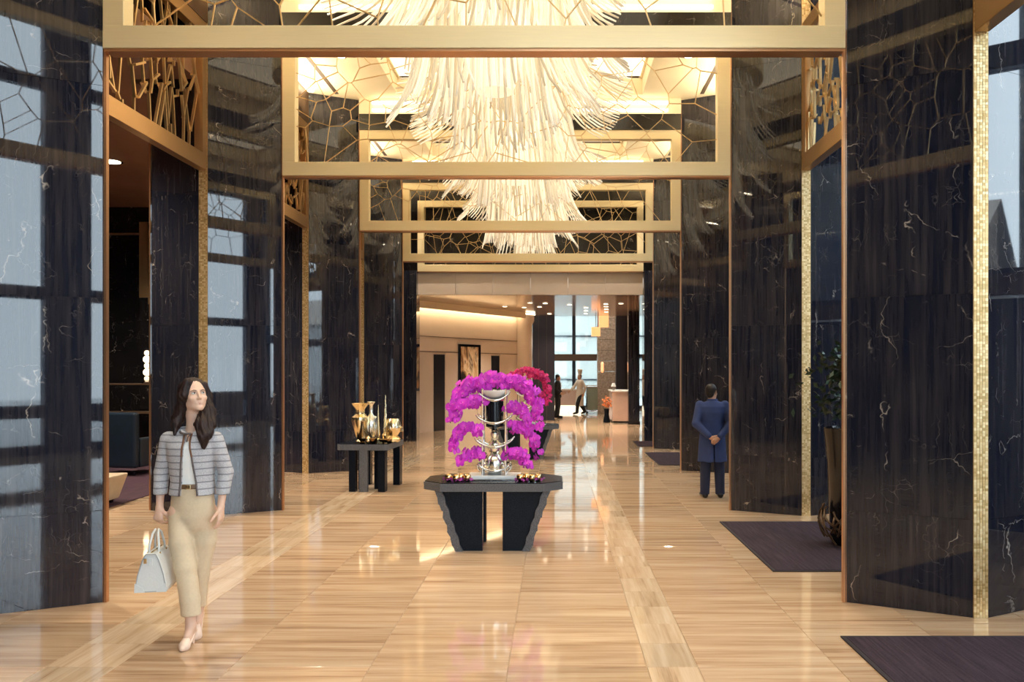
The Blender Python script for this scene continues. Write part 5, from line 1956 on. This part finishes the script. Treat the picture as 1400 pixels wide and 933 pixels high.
# handbag
hb = thing('handbag', 'pale grey leather handbag hanging from the right hand of the woman', 'bag', (wx - .192, wy - .105 / K, 0.405), R(10))
prof = [(-.098, 0.0), (.098, 0.0), (.102, .03), (.086, .12), (.055, .22), (.034, .262), (-.034, .262), (-.055, .22), (-.086, .12), (-.102, .03)]
m = MB()
LB = .14
n = len(prof)
vs = [(x, -LB, z) for x, z in prof] + [(x, LB, z) for x, z in prof]
m.add(vs, [tuple(range(n)), tuple(range(n, 2 * n))[::-1]] + [(i, n + i, n + (i + 1) % n, (i + 1) % n) for i in range(n)])
m.build('bag_body', 'bag', hb, bevel=.010)
for y_ in (-LB - .002, LB + .002):
    MB().tube([(x * .93, y_, .008 + z * .95) for x, z in prof], .0035, 5, True).build('piping', 'bagtrim', hb, smooth='all')
    for s_ in (-1, 1):
        MB().prism([(s_ * .100, 0), (s_ * .035, 0), (s_ * .048, .03), (s_ * .098, .062)], 0, .006).build('corner_patch', 'bag', hb, (0, y_, .004)).rotation_euler = (R(90), 0, 0)
    MB().box((0, y_, .205), (.026, .008, .05)).build('tab', 'bag', hb, bevel=.003)
for s_ in (-1, 1):
    MB().tube([(s_ * .032, -.07, .245), (s_ * .030, -.062, .30), (s_ * .018, -.035, .375), (s_ * .010, 0, .398), (s_ * .018, .035, .375), (s_ * .030, .062, .30), (s_ * .032, .07, .245)], .008, 8).build('handle', 'bag', hb, smooth='all')
    for q in (-.07, .07):
        MB().lathe([(.011, -.006), (.011, .006)], 10, (s_ * .034, q, .252)).build('ring', 'goldpot', hb)
MB().box((0, 0, .264), (.012, .24, .006)).build('zip', 'goldpot', hb)
MB().box((-.03, -LB - .012, .215), (.02, .006, .034)).build('padlock', 'goldpot', hb, bevel=.002)


# ------------------------------------------------------------------ man in blue coat, seen from behind
def short_hair(H, s, name, mat, parent, h=.006, low=-.075):
    c = V3(H.translation)
    F = SDF(c - .15 * s, c + .16 * s, h)
    F.ell(V3(H @ Vector((0, .020 * s, .034 * s))), V3((.080, .094, .088)) * s, .0, M=H)
    F.ell(V3(H @ Vector((0, .056 * s, -.03 * s))), V3((.066, .046, .062)) * s, .02, M=H)
    F.ell(V3(H @ Vector((0, -.10 * s, -.045 * s))), V3((.085, .095, .105)) * s, .008, 's', M=H)
    F.build(name, mat, parent, 1)


mo = thing('person', 'man in long blue coat seen from behind, hands clasped, by the pillar', 'person', (2.325, 16.75, 0), PI)
HM = head_frame((.01, -.01, 1.565), R(-38), R(0))
J = dict(shl=(.185, 0, 1.37), shr=(-.185, 0, 1.37), ell=(.255, .09, 1.10), elr=(-.255, .09, 1.10), wrl=(.07, .185, .905), wrr=(-.06, .195, .895))
F = SDF((-.36, -.3, -.02), (.36, .34, 1.74), .0075)
F.loft([(.78, 0, 0, .15, .09), (.95, 0, 0, .15, .095), (1.1, 0, 0, .14, .09), (1.25, 0, 0, .165, .1), (1.36, 0, 0, .17, .075), (1.40, 0, .0, .11, .055)])
F.cap((0, .01, 1.38), V3(HM @ Vector((0, .01, -.05))), .056, .054, .03)
add_head(F, HM, 0.98)
F.chain([J['shl'], J['ell'], J['wrl']], [.05, .042, .028], .02)
F.chain([J['shr'], J['elr'], J['wrr']], [.05, .042, .028], .02)
add_hand(F, J['wrl'], (-.75, .1, -.45), (.2, -.9, .1), (-.3, .2, .8), .5, 1.0)
add_hand(F, J['wrr'], (.75, .25, -.55), (-.2, -.9, .0), (.4, .2, .8), .7, 1.0)
for s_ in (-1, 1):
    F.chain([(s_ * .085, 0, .82), (s_ * .105, .0, .44), (s_ * .115, .02, .08)], [.07, .05, .035], .02)
    F.cap((s_ * .115, .03, .05), (s_ * .13, -.15, .035), .03, .03, .02)
F.build('body', 'skin2', mo, 2)
face_parts(HM, .98, mo)
short_hair(HM, 1.0, 'hair', 'blackhair', mo)
F = SDF((-.2, -.2, .02), (.2, .2, .9), .0075)
for s_ in (-1, 1):
    F.chain([(s_ * .085, 0, .82), (s_ * .103, .0, .46), (s_ * .113, .01, .055)], [.095, .078, .068], .01)
F.F = np.maximum(F.F, (.05 - (F.lo[2] + F.h * np.arange(F.n[2])))[None, None, :].astype(np.float32))
F.build('trousers', 'navytr', mo, 2)
for s_ in (-1, 1):
    F = SDF((-.25, -.26, -.005), (.25, .14, .12), .006)
    F.chain([(s_ * .113, .045, .038), (s_ * .12, -.06, .042), (s_ * .128, -.165, .032)], [.042, .043, .036], .01)
    F.F = np.maximum(F.F, -(F.lo[2] + F.h * np.arange(F.n[2]))[None, None, :].astype(np.float32))
    F.build('shoe', 'blackshoe', mo, 2)
F = SDF((-.38, -.26, .5), (.38, .30, 1.5), .0075)
F.loft([(.535, 0, 0, .212, .158), (.80, 0, 0, .198, .146), (1.0, 0, 0, .180, .128), (1.12, 0, 0, .178, .124), (1.26, 0, .004, .205, .135), (1.345, 0, .006, .222, .118), (1.395, 0, .008, .175, .088), (1.43, 0, .012, .085, .07)])
F.chain([J['shl'], J['ell'], (.09, .178, .93)], [.066, .062, .048], .02)
F.chain([J['shr'], J['elr'], (-.08, .186, .92)], [.066, .062, .048], .02)
F.cut((-.01, .0, .5), (.01, .3, .80), lambda x, y, z: np.maximum(np.maximum(np.abs(x) - .006, -y), z - .80))
ax = [F.lo[k] + F.h * np.arange(F.n[k]) for k in range(3)]
X, Y, Z = np.meshgrid(*ax, indexing='ij')
F.F += (.004 * np.sin(X * 42 + Z * 3) * np.clip((1.0 - Z) / .5, 0, 1) + .002 * np.sin(X * 30 - Z * 25) * np.exp(-((Z - 1.1) / .12) ** 2)).astype(np.float32)
co = F.build('coat', 'coat', mo, 2)
F = SDF((-.12, -.12, 1.38), (.12, .14, 1.50), .006)
F.loft([(1.40, 0, .012, .090, .076), (1.445, 0, .010, .076, .068), (1.462, 0, .01, .070, .062)])
F.build('collar', 'coat', co, 1)


# ------------------------------------------------------------------ two men far away
def far_man(label, loc, rz, H, arms, legs, top, bottom, skin, extra=None, coat_hem=.80, hs=1.0, topn='jacket'):
    o = thing('person', label, 'person', loc, rz)
    h = .011
    F = SDF((-.42, -.5, -.02), (.42, .5, 2.0), h)
    F.loft([(.78, 0, 0, .14, .09), (.95, 0, 0, .15, .095), (1.1, 0, 0, .14, .09), (1.25, 0, 0, .165, .1), (1.38, 0, 0, .17, .075), (1.43, 0, .0, .11, .055)])
    F.cap((0, .01, 1.40), V3(H @ Vector((0, .01, -.05))), .056, .054, .03)
    add_head(F, H, hs)
    for sh, el, wr, hd_, pn, th in arms:
        F.chain([sh, el, wr], [.05, .042, .030], .02)
        add_hand(F, wr, hd_, pn, th, .5, 1.15)
    for hp, kn, an, toe in legs:
        F.chain([hp, kn, an], [.075, .052, .038], .02)
        F.cap(an, toe, .034, .03, .02)
    F.build('body', skin, o, 1)
    face_parts(H, hs, o)
    F = SDF((-.42, -.5, -.02), (.42, .5, 1.0), h)
    for hp, kn, an, toe in legs:
        F.chain([hp, kn, V3(an)], [.098, .082, .066], .015)
    F.build('trousers', bottom, o, 1)
    for hp, kn, an, toe in legs:
        F = SDF(np.minimum(V3(an), V3(toe)) - .1, np.maximum(V3(an), V3(toe)) + .1, .009)
        F.cap(V3(an) - V3((0, 0, .02)), toe, .046, .042, .0)
        F.build('shoe', 'blackshoe', o, 1)
    F = SDF((-.42, -.5, .3), (.42, .5, 1.55), h)
    F.loft([(coat_hem, 0, 0, .185, .145), (.98, 0, 0, .172, .130), (1.12, 0, 0, .170, .122), (1.28, 0, .0, .198, .132), (1.37, 0, .0, .215, .112), (1.42, 0, .0, .165, .085), (1.455, 0, .01, .08, .07)])
    for sh, el, wr, hd_, pn, th in arms:
        w2 = V3(el) * .12 + V3(wr) * .88
        F.chain([sh, el, w2], [.066, .060, .048], .02)
    jk_ = F.build(topn, top, o, 1)
    if extra:
        extra(o, jk_)
    return o


# man in dark suit, in profile looking right
HS = head_frame((0, -.01, 1.575), R(0), R(-6))


def suit_extra(o, jk_):
    short_hair(HS, 1.0, 'hair', 'blackhair', o, .009)
    MB().box((0, -.122, 1.30), (.10, .02, .20), 0, R(-8)).build('shirt_front', 'white', jk_)


far_man('man in dark suit standing in profile before the far windows', (0.10, 43.9, 0), R(80), HS,
        [((.185, 0, 1.39), (.235, .03, 1.13), (.20, -.14, .98), (0, -1, -.1), (-1, 0, 0), (0, 0, 1)),
         ((-.185, 0, 1.39), (-.235, .03, 1.13), (-.19, -.12, .96), (0, -1, -.1), (1, 0, 0), (0, 0, 1))],
        [((.085, 0, .84), (.10, -.01, .46), (.11, .03, .08), (.12, -.14, .04)), ((-.085, 0, .84), (-.10, .0, .46), (-.10, .06, .08), (-.12, -.10, .04))],
        'suit', 'suit', 'skin2', suit_extra)

# chef striding left
HC = head_frame((0, -.02, 1.585), R(8), R(0))


def chef_extra(o, jk_):
    short_hair(HC, .96, 'hair', 'blackhair', o, .009)
    ht = MB().lathe([(.078, 0), (.080, .02), (.080, .10), (.095, .14), (.108, .20), (.10, .245), (.05, .26), (.01, .262)], 20).build('chef_hat', 'chefwhite', o, (0, .0, 1.645), smooth=True)
    F = SDF((-.3, -.32, .3), (.3, .3, 1.1), .011)
    F.loft([(.36, 0, -.03, .185, .19), (.7, 0, -.01, .182, .165), (1.0, 0, 0, .178, .140), (1.04, 0, 0, .176, .138)])
    F.build('apron', 'chefwhite', o, 1)
    for s_ in (-1, 1):
        for k in range(4):
            MB().sphere((s_ * .05, -.133, 1.10 + k * .07), .012, 6, 4).build('button', 'bagtrim', jk_)


far_man('chef in white jacket, apron and tall hat striding beside the cart', (1.04, 47.5, 0), R(-62), HC,
        [((.185, 0, 1.39), (.26, .10, 1.14), (.24, .05, .90), (0, -.2, -1), (-1, 0, 0), (0, -1, 0)),
         ((-.185, 0, 1.39), (-.25, -.14, 1.16), (-.20, -.36, 1.0), (0, -.7, -.6), (1, 0, 0), (0, -.4, 1))],
        [((.085, 0, .84), (.10, -.16, .47), (.10, -.20, .10), (.11, -.36, .05)), ((-.085, 0, .84), (-.10, .05, .46), (-.10, .30, .12), (-.11, .16, .045))],
        'chefwhite', 'suit', 'skin2', chef_extra, .84)

t = thing('service_cart', 'tall grey green service cart with steel rails beside the chef', 'cart', (1.62, 48.5, 0))
MB().bb(-.27, .27, -.25, .25, .16, 1.12).build('cabinet', 'cartgreen', t, bevel=.01)
for s_ in (-1, 1):
    for q in (-1, 1):
        MB().lathe([(.02, .1), (.02, 1.22)], 8, (s_ * .28, q * .26, 0)).build('post', 'chrome', t)
        MB().lathe([(.05, -.02), (.05, .02)], 12).build('wheel', 'black', t, (s_ * .26, q * .24, .052)).rotation_euler = (R(90), 0, 0)
MB().bb(-.29, .29, -.26, .26, .10, .16).build('deck', 'chrome', t)
MB().bb(-.27, .27, -.24, .24, 1.12, 1.15).build('cart_top', 'desk', t)
for q in (-1, 1):
    MB().tube([(-.28, q * .26, 1.2), (.28, q * .26, 1.2)], .015, 6).build('rail', 'chrome', t)
t = thing('desk_lamp', 'little pale lamp on the pink reception desk', 'lamp', (2.1, 40.7, 1.14))
MB().lathe([(.06, 0), (.06, .015), (.012, .03), (.012, .16)], 12).build('base', 'chrome', t)
MB().lathe([(.05, .26), (.09, .14), (.085, .13)], 14).build('lamp_shade', 'white', t)
t = thing('flower_vase', 'small vase of orange and dark blooms left of the reception desk', 'vase', (1.83, 40.2, 0))
MB().lathe([(.10, 0), (.13, .02), (.08, .3), (.10, .5), (.09, .5)], 16).build('vase_body', 'polished', t, smooth=True)
m = MB()
for k in range(40):
    c = Vector((rg.gauss(0, .08), rg.gauss(0, .08), .56 + abs(rg.gauss(.1, .12))))
    m.sphere(c, rg.uniform(.02, .045), 6, 4)
stuff(m.build('blooms', plain('orange_blooms', (0.65, 0.22, 0.08), 0.6, 0, 0.5, 30), t))
